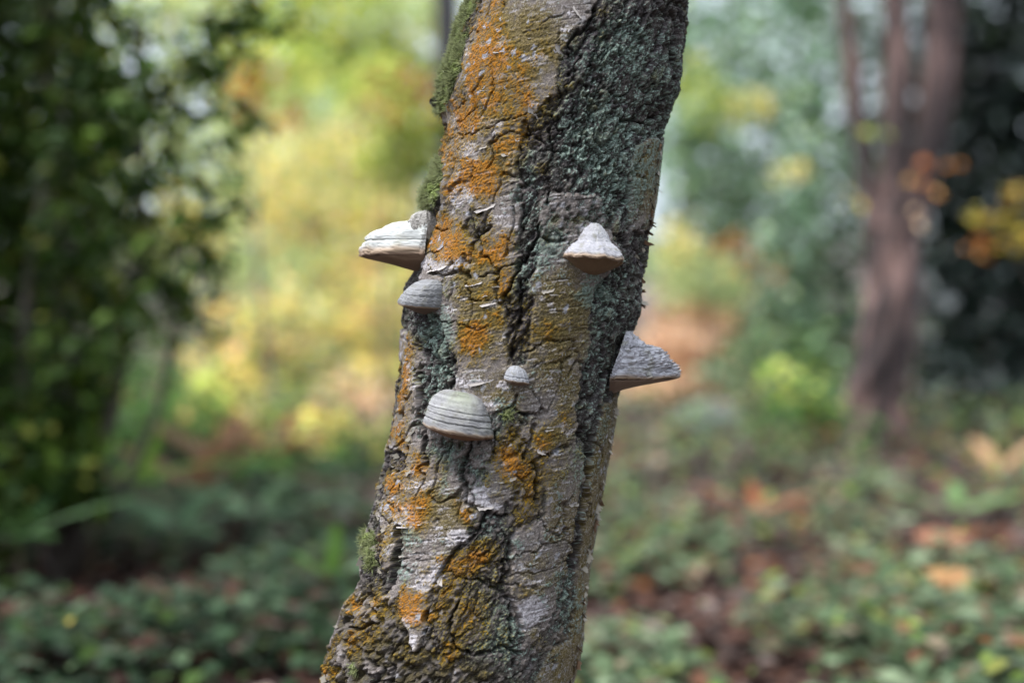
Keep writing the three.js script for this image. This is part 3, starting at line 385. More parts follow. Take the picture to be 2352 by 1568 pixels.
  // the larger loose edges of paper, each its own piece
  const strips = [[1110, 480, 60, 7, 0.3], [1000, 618, 80, 8, 0.1], [1120, 700, 44, 6, 0.25], [1100, 880, 60, 6, 0.25], [1265, 1040, 60, 8, -0.3], [1115, 1165, 44, 7, 0.15], [925, 1212, 34, 5, 0.05], [1040, 1235, 40, 9, -0.8], [1010, 1330, 50, 8, -1.1], [1245, 1040, 30, 6, -0.2], [1330, 30, 40, 7, -0.9], [1290, 120, 44, 7, -0.8], [1230, 262, 50, 8, -0.6], [1480, 522, 30, 6, 0.2], [1190, 880, 26, 5, 0.2], [1085, 655, 50, 5, 0.15]];
  for (const [px, py, w, hh, roll] of strips) { geos.length = 0; const [th, Y] = onTrunk(px, py), v = 0.9 + 0.4 * r(); scrap(th, Y + 0.002, w * 0.00051, hh * 0.0006, 0.0026, roll, [0.2 * v, 0.175 * v, 0.16 * v]); part('bark_strip', geos[0], fl.material, birch); }
  const [st, sy] = onTrunk(1003, 246), sp = v3(...shell(-1.5, sy, -0.004)); // dead twig stub under the moss
  part('twig_stub', tube([sp, sp.clone().add(v3(-0.008, 0.003, 0.01)), sp.clone().add(v3(-0.014, 0.007, 0.015))], 0.009, 0.006, 8, 9, 0.25), wood(0.12, 0.1, 0.1), birch);
}

// ---------------------------------------------------------------- bracket fungi
// profile: [height, reach from the bark, half width] in millimetres from the top of the cap down to the rim; under: the same from the rim down to the bark
function fungus(label, px, py, face, roll, k, cap, under, look3, seed) {
  const [th, Y] = onTrunk(px, py), p = shell(th, Y, 0.001), sc = (D - p[2]) / D * 0.001 * k;
  const g = thing('bracket_fungus', label, 'bracket fungus', p, 'hoof-shaped bracket fungi growing on the birch trunk'); g.rotation.set(0, face * PI / 180, roll * PI / 180, 'YXZ');
  const make = (rows, R, isCap) => {
    const M = 84, P = [], C = [], I = [], seg = [0]; for (let j = 1; j < rows.length; j++) seg.push(seg[j - 1] + Math.hypot(rows[j][0] - rows[j - 1][0], rows[j][1] - rows[j - 1][1], rows[j][2] - rows[j - 1][2]));
    for (let j = 0; j <= R; j++) {
      const s = j / R * seg[seg.length - 1]; let q = 1; while (q < rows.length - 1 && seg[q] < s) q++;
      const t = (s - seg[q - 1]) / (seg[q] - seg[q - 1]), row = [0, 1, 2].map((c) => lerp(rows[q - 1][c], rows[q][c], t)), f = j / R;
      for (let i = 0; i <= M; i++) {
        const a = lerp(-1.95, 1.95, i / M), sa = sin(a), ca = cos(a), edge = isCap ? smooth(0.2, 1, f) : 1 - smooth(0, 0.7, f);
        const wob = noise(a * 1.7 + seed * 5, seed) * 1.1 + noise(a * 5 + seed * 3, f * 2 + seed) * 0.5, rn = fbm(a * 2.2 + seed * 7, row[0] * 0.09 + f * 3, 4), fine = noise(a * row[2] * 0.5 + seed, row[0] * 0.9 + row[1] * 0.5);
        let k1 = 1 + look3.lump * 0.09 * rn + (isCap ? look3.rough * 0.035 * fine - 0.03 * look3.rough * smooth(0.34, 0.5, fbm(a * 7 + seed, f * 11 + seed, 3)) : 0.004 * fine) + (isCap ? 0.014 * look3.ring * noise(f * 16 + seed + 0.25 * noise(a * 2, seed), seed * 3 + a * 0.3) : 0);
        const y = row[0] + (isCap ? 0.9 * smooth(0.1, 0.4, f) * (1 - edge * 0.6) * noise(a * 1.6 + seed * 3, row[0] * 0.12) * look3.wavy : 0) + edge * (look3.wavy * wob + look3.tilt * sa * row[2] * 0.1) + (isCap ? look3.rough * 0.7 * fine : 0);
        const sh = (look3.shear || 0) * max(0, row[0]), d = (ca > 0 ? max(0, row[1] - sh) * pow(ca, 0.9) : ca * 22) + sh;
        P.push((row[2] * sa * k1 + (isCap ? (look3.lean || 0) * row[0] / rows[0][0] : 0)) * sc, y * sc, (d * k1) * sc);
        C.push(...(isCap ? look3.cap : look3.pore)(f, a, rn, fine, noise(a * 14 + seed, f * 60)));
        if (i && j) { const n = M + 1, b = j * n + i; I.push(b - n - 1, b, b - n, b - n - 1, b - 1, b); }
      }
    }
    return geom(P, I, { color: C });
  };
  part('cap', make(cap, 130, true), capMat, g); part('pore_surface', make([cap[cap.length - 1], ...under], 50, false), poreMat, g);
  return g;
}
const capMat = std({ color: rgb(0.86, 0.86, 0.86), vertexColors: true, roughness: 0.78 }), poreMat = std({ color: rgb(0.86, 0.86, 0.86), vertexColors: true, roughness: 0.9 });
const mix3 = (a, b, t) => [lerp(a[0], b[0], t), lerp(a[1], b[1], t), lerp(a[2], b[2], t)], mul3 = (a, v) => [a[0] * v, a[1] * v, a[2] * v];
const BROWN = [0.11, 0.062, 0.036], TAN = [0.25, 0.175, 0.115];
const skin = (base, o = {}) => (f, a, rn, fine, n) => {
  let c = mul3(base, 1 + 0.3 * rn + 0.2 * n + 0.16 * fine);
  if (o.green) c = mix3(c, [0.15, 0.165, 0.1], clamp(o.green * (smooth(0.75, 0.2, f) * smooth(1.2, 0.1, abs(a - 0.25)) + 0.5 * rn)) * 0.75);
  const st = smooth(0.1, 0.5, fbm(a * 3.1 + base[0] * 90, f * 6 + base[2] * 70, 4) + n * 0.15); c = mix3(c, mul3([0.62, 0.58, 0.46], base[0]), 0.75 * st);
  c = mix3(c, [0.09, 0.08, 0.062], 0.6 * smooth(0.32, 0.6, n * 0.5 + fine * 0.4 + rn * 0.5));
  if (o.bands) c = mul3(c, 1 + o.bands * noise(f * 15 + 3, a * 0.4 + o.bands));
  if (o.rim) c = mix3(c, TAN, smooth(1 - o.rim, 1 - o.rim * 0.35, f + 0.03 * rn)); if (o.rim) c = mix3(c, BROWN, smooth(1 - o.rim * 0.45, 1, f + 0.02 * rn));
  return c.map((x) => clamp(x, 0.01, 0.9));
};
const pores = (base) => (f, a, rn, fine) => mul3(base, 1 + 0.12 * fine + 0.15 * rn);
// the shelf on the left edge
fungus('large creamy white shelf fungus with brown rim on the trunk\'s left edge', 957, 588, -92, 0, 1, [[43, 0, 10], [43.4, 12, 17], [43, 27, 22], [41.5, 36, 25.5], [38.5, 44, 28], [37, 46, 28.8], [33.5, 52, 30.2], [30, 64, 31.7], [25, 70, 33.1], [20.5, 71.5, 33.8], [19.3, 69.5, 33.1], [18.4, 70, 33.5], [17, 75, 35.3], [11, 78, 36.7], [6, 79, 37.4], [3, 78, 37.1], [2, 79, 37.4], [0, 78, 36.7]],
  [[-2.5, 70, 34.6], [-6.5, 52, 30.2], [-12, 32, 21.6], [-17, 16, 13.0], [-21, 0, 5.8]], { shear: -0.06, lump: 1.2, rough: 0.4, ring: 0.8, wavy: 1.1, tilt: 0, cap: skin([0.34, 0.34, 0.325], { rim: 0.15, bands: 0.16, green: 0.25 }), pore: pores([0.13, 0.078, 0.045]) }, 1.3);
{ const k = fungus('small round grey knob of fungus wedged above the white shelf', 975, 544, -42, 8, 1.15, [[30, 0, 5], [28, 10, 8], [24, 17, 11], [17, 21.5, 13], [9, 23, 14], [3, 21, 13.5], [0, 18, 12]], [[-4, 13, 12], [-8, 6, 7], [-10, 0, 3]], { lump: 2.4, rough: 1.2, ring: 0.6, wavy: 0.8, tilt: 0, cap: skin([0.22, 0.2, 0.18], { green: 0.12 }), pore: pores([0.22, 0.2, 0.16]) }, 2.7); k.position.x -= 0.007; k.position.z -= 0.006; }
fungus('grey hoof fungus under the white shelf at the left edge', 976, 703, -44, -5, 1.04, [[33, 0, 8], [32, 8, 13], [28, 18, 18], [22, 26, 21.5], [15, 31, 24], [12.6, 31.6, 24.6], [11.8, 33, 25.2], [5, 36, 27], [2, 36, 27.5], [0.8, 35.4, 27], [-0.5, 34.5, 26.5]], [[-2, 30, 24], [-5, 20, 17], [-8, 10, 9], [-10, 0, 4]], { lump: 0.8, rough: 0.5, ring: 0.8, wavy: 0.6, tilt: -0.6, lean: 9, cap: skin([0.14, 0.136, 0.138], { rim: 0.06, bands: 0.25 }), pore: pores([0.1, 0.065, 0.045]) }, 4.1);
fungus('pale grey bell-shaped fungus with brown underside on the trunk\'s right half', 1362, 597, 8, -3, 1, [[47.5, 0, 3], [45.5, 7, 8], [38, 13.5, 15], [32, 17.5, 19], [26.4, 20.5, 21.8], [22, 23, 24.6], [19.8, 25.5, 27.6], [16.8, 30, 31.7], [12, 35, 35.6], [7, 39, 38.8], [2.4, 41, 40], [1.2, 40, 39.4], [0, 40.5, 39.2]], [[-1.5, 36, 38], [-5, 28, 33], [-10, 20, 26], [-15, 12, 17], [-19, 0, 6]], { lump: 1.3, rough: 0.6, ring: 0.9, wavy: 2, tilt: -0.25, cap: skin([0.25, 0.24, 0.257], { rim: 0.12, bands: 0.14, green: 0.2 }), pore: pores([0.12, 0.072, 0.034]) }, 5.2);
fungus('tiny pale grey hoof fungus in the middle of the trunk', 1187, 878, 0, -6, 1, [[21, 0, 3], [20, 5, 6.5], [17, 9, 10.5], [12, 12, 13.6], [7.5, 13.4, 15.2], [6, 12.6, 14.6], [4.8, 14, 15.8], [1.5, 14.4, 15.8], [0, 13.2, 15.2]], [[-1.5, 9, 11], [-3, 5, 7], [-4.5, 0, 3]], { lump: 2.2, rough: 0.4, ring: 0.7, wavy: 0.7, tilt: -0.6, lean: -3, cap: skin([0.2, 0.197, 0.21], { rim: 0.1 }), pore: pores([0.14, 0.09, 0.06]) }, 6.6);
fungus('broad ridged grey fungus with greenish top low on the trunk', 1052, 990, -14, -10, 1, [[50, 0, 12], [49.5, 10, 19], [46, 20, 27], [40, 29, 33], [33, 35, 37], [28, 37.5, 39.3], [27, 36.4, 38.4], [25, 38.6, 40.2], [20.8, 40.5, 41.6], [19.5, 39.2, 40.8], [18, 41.6, 42.2], [13.4, 43.5, 43.8], [12, 41.6, 42.6], [10, 44.4, 44.6], [5, 46.2, 45.8], [2, 46, 46], [1.2, 45, 45.4], [0, 45.2, 45]], [[-2, 38, 40], [-5, 27, 32], [-8, 16, 22], [-11, 0, 10]], { lump: 0.6, rough: 0.4, ring: 0.3, wavy: 1.2, tilt: -0.2, lean: -6, cap: skin([0.165, 0.157, 0.157], { rim: 0.07, bands: 0.4, green: 0.9 }), pore: pores([0.14, 0.07, 0.03]) }, 7.9);
fungus('rough whitish fungus jutting from the trunk\'s right edge', 1427, 866, 87, 0, 0.99, [[58, 0, 8], [57.5, 11, 13], [56, 18, 18], [51, 26, 24], [46, 31, 28], [41, 38, 32], [39, 46, 35], [38, 53, 36.5], [35, 58.5, 37.5], [30, 63.5, 38.5], [19.5, 71, 40], [11.5, 77, 41], [5.6, 79.5, 41], [1.2, 80, 41], [-0.6, 79, 40.6], [-2, 77, 40]], [[-4, 72, 38], [-6, 58, 34], [-9, 42, 29], [-12.5, 24, 21], [-16, 10, 12], [-20, 0, 6]], { shear: 0.36, lump: 1.4, rough: 3, ring: 1.3, wavy: 0.8, tilt: 0.1, cap: skin([0.34, 0.325, 0.345], { rim: 0.075, bands: 0.08 }), pore: pores([0.2, 0.145, 0.11]) }, 9.4);

// ---------------------------------------------------------------- plants behind
function plant(name, label, category, group, base, stems, blobs, o) {
  const r = rng(o.seed), b = base.isVector3 ? base : at(...base); b.y = groundY(b.x, b.z) - 0.02; const g = thing(name, label, category, [b.x, b.y, b.z], group), list = [];
  const bw = o.wood || wood(0.1, 0.075, 0.06), loc = (v) => v.clone().sub(b);
  blobs.forEach(([px, py, rx, ry, d, n, pal, size]) => { const c = loc(at(px, py, d)); cloud(list, c, [rx * d / F, ry * d / F, max(rx, ry) * d / F * (o.deep || 0.9)], Math.round(n * (o.mat ? 1 : 0.75)), size || o.size, PAL[pal || o.pal], r, { gap: o.gap }); });
  stems.forEach(([px, py, d, r0, r1, sway]) => { const e = loc(at(px, py, d)), m = e.clone().multiplyScalar(0.5).add(v3((sway || 0), 0, 0)); part('stem', tube([v3(0, 0, 0), m, e], r0, r1, 12, 7), bw, g); });
  leaves('crown', g, list, o.leaf || LEAF, o.mat || softLeaf);
  return g;
}
// dark evergreen at the left
plant('holly_tree', 'dense dark green evergreen tree filling the left side', 'tree', null, [140, 1000, 4.7], [[80, -200, 4.8, 0.05, 0.03, 0.05], [330, 60, 4.5, 0.03, 0.012, 0.1], [430, 560, 4.3, 0.02, 0.006, 0.1], [100, 400, 4.6, 0.03, 0.01, -0.1]],
  [[40, 60, 190, 170, 4.9, 800], [50, 330, 190, 190, 4.8, 800], [40, 620, 190, 190, 4.8, 800], [50, 880, 190, 170, 4.7, 700], [220, 140, 160, 140, 4.5, 330], [240, 330, 160, 150, 4.4, 280], [220, 560, 160, 160, 4.5, 290], [200, 780, 130, 130, 4.5, 170], [390, 210, 130, 110, 4.2, 130], [490, 120, 120, 70, 4.2, 90], [450, 420, 120, 110, 4.2, 80], [420, 590, 130, 110, 4.3, 110], [350, 720, 120, 90, 4.3, 70], [570, 40, 120, 60, 4.1, 70], [540, 270, 90, 70, 4.1, 40], [140, -150, 300, 150, 4.6, 1200], [-150, 400, 200, 600, 4.8, 2200], [520, 480, 80, 70, 4.2, 26], [40, 1010, 170, 110, 4.6, 420], [150, 960, 100, 90, 4.6, 110], [60, 1090, 200, 80, 4.5, 360], [-120, 1080, 200, 160, 4.6, 500], [470, 720, 80, 80, 4.3, 26]],
  { seed: 31, pal: 'dark', size: 0.058, mat: waxLeaf, gap: -0.12, deep: 1 });
plant('holly_tree', 'shaded green tree standing behind the left evergreen', 'tree', null, [60, 1000, 7.6], [[60, 200, 7.6, 0.06, 0.03], [200, 300, 7.6, 0.03, 0.01]],
  [[-40, 100, 260, 200, 7.6, 900], [60, 420, 260, 220, 7.6, 1100], [40, 760, 280, 220, 7.4, 1100], [200, 900, 110, 130, 7.2, 300], [230, 250, 130, 160, 7.6, 420], [250, 600, 120, 200, 7.5, 420], [-200, 500, 200, 500, 7.6, 1200]], { seed: 32, pal: 'dark', size: 0.085, mat: waxLeaf, gap: -0.2, deep: 1 });
plant('evergreen_bush', 'black-green evergreen bush behind the forked tree at right', 'bush', null, [2330, 1040, 9.2], [[2280, 500, 9.2, 0.04, 0.02], [2400, 200, 9.4, 0.05, 0.02]],
  [[2290, 120, 180, 230, 9.2, 1500], [2330, 420, 190, 230, 9.2, 1500], [2320, 720, 200, 220, 9.0, 1500], [2300, 960, 200, 140, 8.8, 1100], [2480, 500, 160, 700, 9.3, 3000], [2230, 900, 110, 130, 8.9, 500], [2200, 650, 80, 200, 9.3, 500], [2330, -250, 260, 250, 9.4, 1500], [2170, 200, 90, 260, 9.8, 600], [2190, 480, 80, 200, 9.6, 420], [2160, 860, 70, 130, 9.4, 240], [2290, 1060, 180, 60, 8.2, 420], [2080, 150, 110, 260, 10.4, 520, 'darkShade'], [2110, 520, 90, 160, 10.2, 340, 'darkShade'], [1960, 620, 90, 260, 10.3, 420, 'darkShade'], [1985, 200, 60, 220, 10.6, 220, 'darkShade']], { seed: 33, pal: 'black', size: 0.1, mat: glossLeaf, deep: 1 });
plant('undergrowth_bush', 'mid green bush low between the evergreen and the clearing', 'bush', null, [330, 1040, 6.6], [[330, 880, 6.6, 0.01, 0.004], [420, 920, 6.6, 0.01, 0.004]], [[330, 900, 110, 90, 6.6, 240], [420, 960, 90, 60, 6.4, 170], [250, 980, 110, 70, 6.2, 190], [480, 900, 70, 60, 6.8, 110, 'lime'], [150, 1020, 120, 60, 5.8, 170]], { seed: 36, pal: 'mid', size: 0.07, gap: -0.15 });
plant('undergrowth_bush', 'dark hanging leafy branches at the lower left edge', 'bush', null, [30, 1200, 4.4], [[20, 1000, 4.4, 0.01, 0.004]], [[40, 1110, 150, 90, 4.4, 260], [-60, 1200, 150, 120, 4.3, 300], [190, 1140, 90, 40, 4.5, 80]], { seed: 37, pal: 'dark', size: 0.06, gap: -0.1, mat: waxLeaf });
plant('undergrowth_bush', 'tall pale undergrowth in front of the clearing', 'bush', null, [640, 1060, 7.4], [[600, 930, 7.4, 0.008, 0.003], [720, 940, 7.4, 0.008, 0.003]], [[520, 980, 90, 60, 7.2, 120, 'mix'], [620, 990, 110, 60, 7.2, 160, 'lime'], [740, 1000, 100, 60, 7, 150, 'mix'], [840, 1020, 80, 60, 7, 120, 'lime'], [680, 1060, 160, 40, 6.6, 150, 'mid'], [860, 960, 50, 60, 7.4, 60, 'peach'], [560, 1060, 110, 40, 6.4, 100, 'mid']], { seed: 38, pal: 'lime', size: 0.065, gap: -0.2 });
// yellow and lime saplings of the clearing, left of the trunk
const SAP = 'autumn saplings and bushes in the clearing left of the birch';
const sap = (label, base, stems, blobs, o) => plant('sapling', label, 'sapling', SAP, base, stems, blobs, { size: 0.085, wood: wood(0.16, 0.13, 0.1), gap: -0.3, ...o });
sap('golden yellow sapling glowing left of the white shelf fungus', [760, 950, 11], [[740, 330, 11, 0.02, 0.006], [830, 420, 11.2, 0.015, 0.005]], [[700, 380, 150, 110, 11, 520], [820, 350, 120, 80, 11, 330], [620, 480, 110, 80, 10.6, 260], [860, 460, 120, 90, 11.2, 330], [740, 520, 160, 90, 11, 420]], { seed: 41, pal: 'mix', size: 0.075 });
sap('small bright yellow sprig at the edge of the dark evergreen', [470, 960, 8], [[450, 460, 8, 0.012, 0.004, 0.05]], [[430, 505, 55, 55, 8, 130], [480, 560, 60, 50, 8, 90], [390, 440, 40, 30, 8, 30]], { seed: 42, pal: 'yellow', size: 0.07 });
sap('pale green tall sapling in the middle of the clearing', [640, 960, 13], [[660, 250, 13, 0.025, 0.008], [560, 400, 13, 0.015, 0.005]], [[690, 270, 120, 100, 13, 420, 'pale'], [560, 330, 120, 90, 13, 340, 'pale'], [800, 250, 110, 80, 13, 340, 'pale'], [640, 420, 220, 120, 13.4, 600, 'pale'], [560, 640, 140, 120, 12.6, 460, 'pale']], { seed: 43, pal: 'pale' });
sap('lime green bush below the yellow sapling', [620, 980, 9.5], [[620, 700, 9.5, 0.012, 0.004], [720, 760, 9.5, 0.012, 0.004], [560, 780, 9.3, 0.01, 0.004]], [[560, 760, 110, 90, 9.4, 300], [680, 740, 120, 110, 9.6, 380], [790, 820, 110, 110, 9.8, 380], [640, 860, 140, 90, 9.4, 340], [480, 870, 110, 80, 9, 200], [860, 740, 90, 110, 10, 330]], { seed: 44, pal: 'mix' });
sap('yellow-green bush touching the trunk\'s left edge in view', [850, 1000, 10.5], [[850, 640, 10.5, 0.014, 0.005], [900, 720, 10.5, 0.012, 0.004]], [[860, 620, 120, 90, 10.5, 360], [780, 640, 110, 70, 10.7, 280], [900, 800, 70, 110, 10.5, 260, 'lime'], [700, 620, 90, 70, 10.5, 200, 'pale'], [880, 500, 90, 80, 10.8, 240]], { seed: 45, pal: 'mix', size: 0.075 });
sap('orange-brown leaved twiggy sapling high on the left', [640, 960, 7.6], [[620, 140, 7.6, 0.012, 0.005, -0.1], [560, 260, 7.6, 0.01, 0.003]], [[590, 170, 80, 50, 7.6, 60, 'orange'], [560, 230, 60, 50, 7.6, 50, 'orange'], [660, 275, 40, 40, 7.6, 40, 'orange'], [620, 190, 130, 90, 7.7, 110, 'lime'], [700, 170, 90, 80, 7.7, 110, 'lime'], [590, 210, 40, 30, 7.6, 26, 'lime']], { seed: 46, pal: 'orange', size: 0.07 });
sap('green sapling with rust red leaf clusters beside the slim dark trunk', [880, 960, 8.6], [[900, 220, 8.6, 0.014, 0.005], [840, 260, 8.6, 0.012, 0.004]], [[900, 160, 60, 40, 8.6, 30, 'rust'], [850, 230, 60, 40, 8.6, 30, 'rust'], [960, 200, 50, 50, 8.7, 40, 'rust'], [870, 270, 70, 40, 8.7, 26, 'orange'], [890, 210, 140, 100, 8.7, 150, 'lime'], [990, 240, 40, 60, 8.6, 30, 'rust']], { seed: 47, pal: 'rust', size: 0.075 });
sap('bright lime bush hugging the mossy edge of the trunk', [960, 1000, 9], [[950, 330, 9, 0.015, 0.005], [930, 250, 9, 0.01, 0.004]], [[940, 280, 90, 80, 9, 240], [900, 360, 100, 80, 9.2, 260], [980, 350, 60, 90, 9.2, 180], [860, 200, 90, 60, 9.2, 130]], { seed: 48, pal: 'lime' });
sap('green and yellow leafy tree reaching over the clearing', [800, 960, 14.5], [[800, 60, 14.5, 0.06, 0.03], [650, 40, 14.5, 0.03, 0.01], [900, 20, 14.5, 0.03, 0.01]], [[760, 60, 190, 120, 14.5, 620, 'lime'], [920, 80, 160, 110, 14.5, 520, 'pale'], [820, 150, 160, 80, 14.5, 420, 'lime'], [650, 130, 120, 90, 14.3, 280, 'lime'], [1020, 20, 160, 120, 15, 420, 'pale'], [800, -150, 400, 160, 14.5, 1300, 'lime'], [950, 220, 110, 80, 14.8, 320, 'lime']], { seed: 49, pal: 'lime', size: 0.12 });
sap('low yellow-green thicket at the foot of the clearing', [720, 1010, 9], [[700, 880, 9, 0.01, 0.004], [820, 900, 9, 0.01, 0.004]], [[640, 930, 110, 60, 9, 260, 'lime'], [760, 940, 110, 70, 8.8, 280, 'pale'], [850, 880, 90, 70, 9, 240, 'yellow'], [720, 1010, 150, 50, 8.4, 260, 'lime'], [560, 900, 90, 50, 9, 150, 'yellow'], [880, 1010, 60, 60, 8.6, 130, 'lime']], { seed: 52, pal: 'lime' });
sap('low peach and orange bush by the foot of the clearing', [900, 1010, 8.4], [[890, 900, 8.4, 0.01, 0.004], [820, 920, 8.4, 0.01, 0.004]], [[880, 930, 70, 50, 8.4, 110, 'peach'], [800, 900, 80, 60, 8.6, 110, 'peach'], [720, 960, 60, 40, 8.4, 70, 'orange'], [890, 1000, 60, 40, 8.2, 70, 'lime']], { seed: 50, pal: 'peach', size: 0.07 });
// blue-green shrubs, right of the trunk
const SHR = 'soft blue-green shrubs between the birch and the forked tree';
const shr = (label, base, stems, blobs, o) => plant('shrub', label, 'shrub', SHR, base, stems, blobs, { size: 0.1, wood: wood(0.1, 0.08, 0.07), mat: glossLeaf, pal: 'teal', ...o });
shr('tall blue-green shrub just right of the birch', [1680, 960, 13], [[1680, 300, 13, 0.03, 0.01], [1760, 200, 13, 0.03, 0.01]], [[1640, 120, 140, 160, 13, 560], [1700, 330, 160, 150, 13, 640], [1620, 480, 120, 110, 13, 400], [1780, 500, 130, 140, 13, 480], [1660, -150, 250, 180, 13.4, 800], [1580, 300, 90, 150, 13, 300]], { seed: 61 });
shr('green shrub with pale shining leaves beside the forked tree', [1860, 980, 11], [[1850, 350, 11, 0.025, 0.008], [1900, 500, 11, 0.02, 0.006]], [[1840, 130, 130, 160, 11.5, 560], [1880, 350, 110, 150, 11, 480], [1850, 600, 130, 150, 11, 560], [1920, 760, 90, 140, 10.6, 380], [1800, 760, 110, 110, 11, 360], [1900, -120, 200, 150, 11.5, 600]], { seed: 62 });
shr('yellow-leaved shrub with hanging twigs beside the birch\'s right edge', [1620, 980, 10], [[1640, 260, 10, 0.014, 0.005], [1800, 380, 10, 0.012, 0.003, 0.1]], [[1640, 250, 90, 60, 10, 130, 'lime'], [1600, 180, 60, 60, 10, 90, 'lime'], [1730, 240, 60, 40, 10, 60, 'yellow'], [1810, 400, 60, 25, 9.5, 40, 'yellow'], [1560, 560, 60, 70, 10, 110, 'yellow'], [1560, 640, 80, 60, 10, 110, 'pale'], [1730, 620, 80, 50, 10, 24, 'orange'], [1680, 560, 50, 30, 10, 26, 'orange']], { seed: 63, mat: softLeaf, size: 0.07 });
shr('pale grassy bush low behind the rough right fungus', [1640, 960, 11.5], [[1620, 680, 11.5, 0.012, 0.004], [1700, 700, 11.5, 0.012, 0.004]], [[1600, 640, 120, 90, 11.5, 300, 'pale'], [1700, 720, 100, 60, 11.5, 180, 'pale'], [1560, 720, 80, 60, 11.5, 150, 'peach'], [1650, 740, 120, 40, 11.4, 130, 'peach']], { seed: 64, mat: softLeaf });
shr('peach-coloured thicket added for the bright litter glow right behind the rough fungus', [1560, 960, 11], [[1540, 790, 11, 0.01, 0.004], [1600, 800, 11, 0.01, 0.004]], [[1560, 790, 90, 50, 11, 260, 'peach'], [1500, 850, 80, 60, 11, 240, 'peach'], [1630, 840, 90, 50, 11, 240, 'peach'], [1470, 920, 70, 50, 10.6, 150, 'peach'], [1560, 900, 90, 50, 10.6, 160, 'peach']], { seed: 68, mat: softLeaf, size: 0.08 });  // added thicket whose pale colour stands in for brightly lit litter
shr('small lime bush in front of the forked tree\'s foot', [1850, 1010, 6.6], [[1840, 900, 6.6, 0.008, 0.003], [1900, 890, 6.6, 0.008, 0.003]], [[1840, 880, 80, 50, 6.6, 30, 'lime'], [1880, 920, 80, 60, 6.6, 34, 'lime'], [1840, 920, 110, 80, 6.6, 110, 'mid'], [1930, 980, 90, 70, 6.6, 110, 'mid'], [1780, 850, 40, 40, 6.6, 12, 'lime'], [1790, 980, 80, 60, 6.5, 70, 'mid']], { seed: 65, mat: softLeaf, size: 0.06 });
shr('dark green undergrowth bush behind the grey boulder', [1760, 960, 9.6], [[1760, 830, 9.6, 0.01, 0.004]], [[1760, 830, 120, 80, 9.6, 260, 'mid'], [1880, 860, 100, 90, 9.4, 240, 'mid'], [1680, 850, 80, 50, 9.8, 120, 'teal']], { seed: 66, size: 0.08 });
plant('sapling', 'yellow and orange leaved twig at the far right edge', 'sapling', SAP, [2420, 1000, 6.2], [[2280, 500, 6.2, 0.01, 0.003, 0.2], [2330, 420, 6.2, 0.008, 0.003, 0.2]], [[2280, 500, 60, 26, 6.2, 20, 'ochre'], [2330, 560, 50, 40, 6.2, 24, 'ochre'], [2340, 440, 40, 36, 6.2, 18, 'ochre'], [2250, 570, 24, 30, 6.2, 7, 'orange']], { seed: 67, size: 0.055, mat: softLeaf });

// ---------------------------------------------------------------- trunks behind
{
  const b = at(1992, 1050, 7.5); b.y = groundY(b.x, b.z) - 0.05; const g = thing('forked_tree', 'multi-stemmed pinkish-brown tree standing at the right', 'tree', [b.x, b.y, b.z]);
  const S = 512, c = new Uint8Array(S * S * 4);
  for (let j = 0; j < S; j++) for (let i = 0; i < S; i++) { const u = i / S, v = j / S, w2 = abs(u - 0.5) * 2, n = fbm(w2 * 3 + 5, v * 1.6, 4), m = fbm(w2 * 9 + 15, v * 5, 3), k = (j * S + i) * 4, t = smooth(-0.15, 0.25, n + m * 0.7), w = 0.8 + 0.4 * fbm(u * 40, v * 30, 2); c[k] = toS(lerp(0.03, 0.34, t) * w); c[k + 1] = toS(lerp(0.014, 0.26, t) * w); c[k + 2] = toS(lerp(0.012, 0.25, t) * w); c[k + 3] = 255; }
  const tx = dataTex(c, S, S, true); tx.repeat.set(1 / 3, 0.37); const m = std({ map: tx, roughness: 0.9, color: rgb(0.4, 0.3, 0.26) });
  const L = (px, py, d = 7.5) => at(px, py, d).sub(b);
  part('trunk', tube([v3(-0.04, -0.1, 0), L(2003, 990), L(2018, 860), L(2045, 720), L(2052, 600), L(2058, 470)], 0.16, 0.13, 40, 20, 0.24), m, g);
  part('stem', tube([L(2020, 640), L(2000, 460), L(1968, 250), L(1946, 60), L(1925, -250), L(1900, -700)], 0.052, 0.034, 30, 12, 0.1), m, g);
  part('stem', tube([L(2040, 620), L(2052, 420), L(2062, 220), L(2058, 50), L(2050, -250), L(2040, -800)], 0.08, 0.055, 30, 14, 0.12), m, g);
  part('stem', tube([L(2070, 620), L(2090, 450), L(2122, 320), L(2143, 160), L(2150, 0), L(2160, -300), L(2200, -800)], 0.062, 0.036, 30, 12, 0.1), m, g);
  part('stem', tube([L(2080, 600, 7.65), L(2130, 430, 7.7), L(2172, 250, 7.75), L(2186, 60, 7.8), L(2200, -250, 7.8), L(2260, -800, 7.8)], 0.05, 0.03, 30, 12, 0.12), m, g);
  const r = rng(71), l = [], sp = (px, py, n, pal, rx = 30, d = 7.2) => cloud(l, L(px, py, d), [rx * 0.8 * d / F, rx * 0.6 * d / F, 0.06], (n + 2) / 3 | 0, 0.055, PAL[pal], r);
  sp(1962, 462, 10, 'yellow'); sp(2110, 408, 12, 'orange'); sp(2150, 450, 8, 'orange', 24); sp(2030, 310, 12, 'lime', 36); sp(2110, 500, 8, 'peach', 24); sp(2190, 380, 6, 'orange', 24); sp(2130, 380, 8, 'orange', 24);
  leaves('leaf_sprig', g, l, LEAF_ROUND, softLeaf);
  const top = []; for (const [px, py] of [[1900, -800], [2040, -900], [2200, -850], [2050, -1200], [2300, -1000], [1800, -1000]]) cloud(top, L(px, py), [0.9, 0.7, 0.9], 700, 0.09, PAL.mid, r); leaves('crown', g, top, LEAF, softLeaf);
}
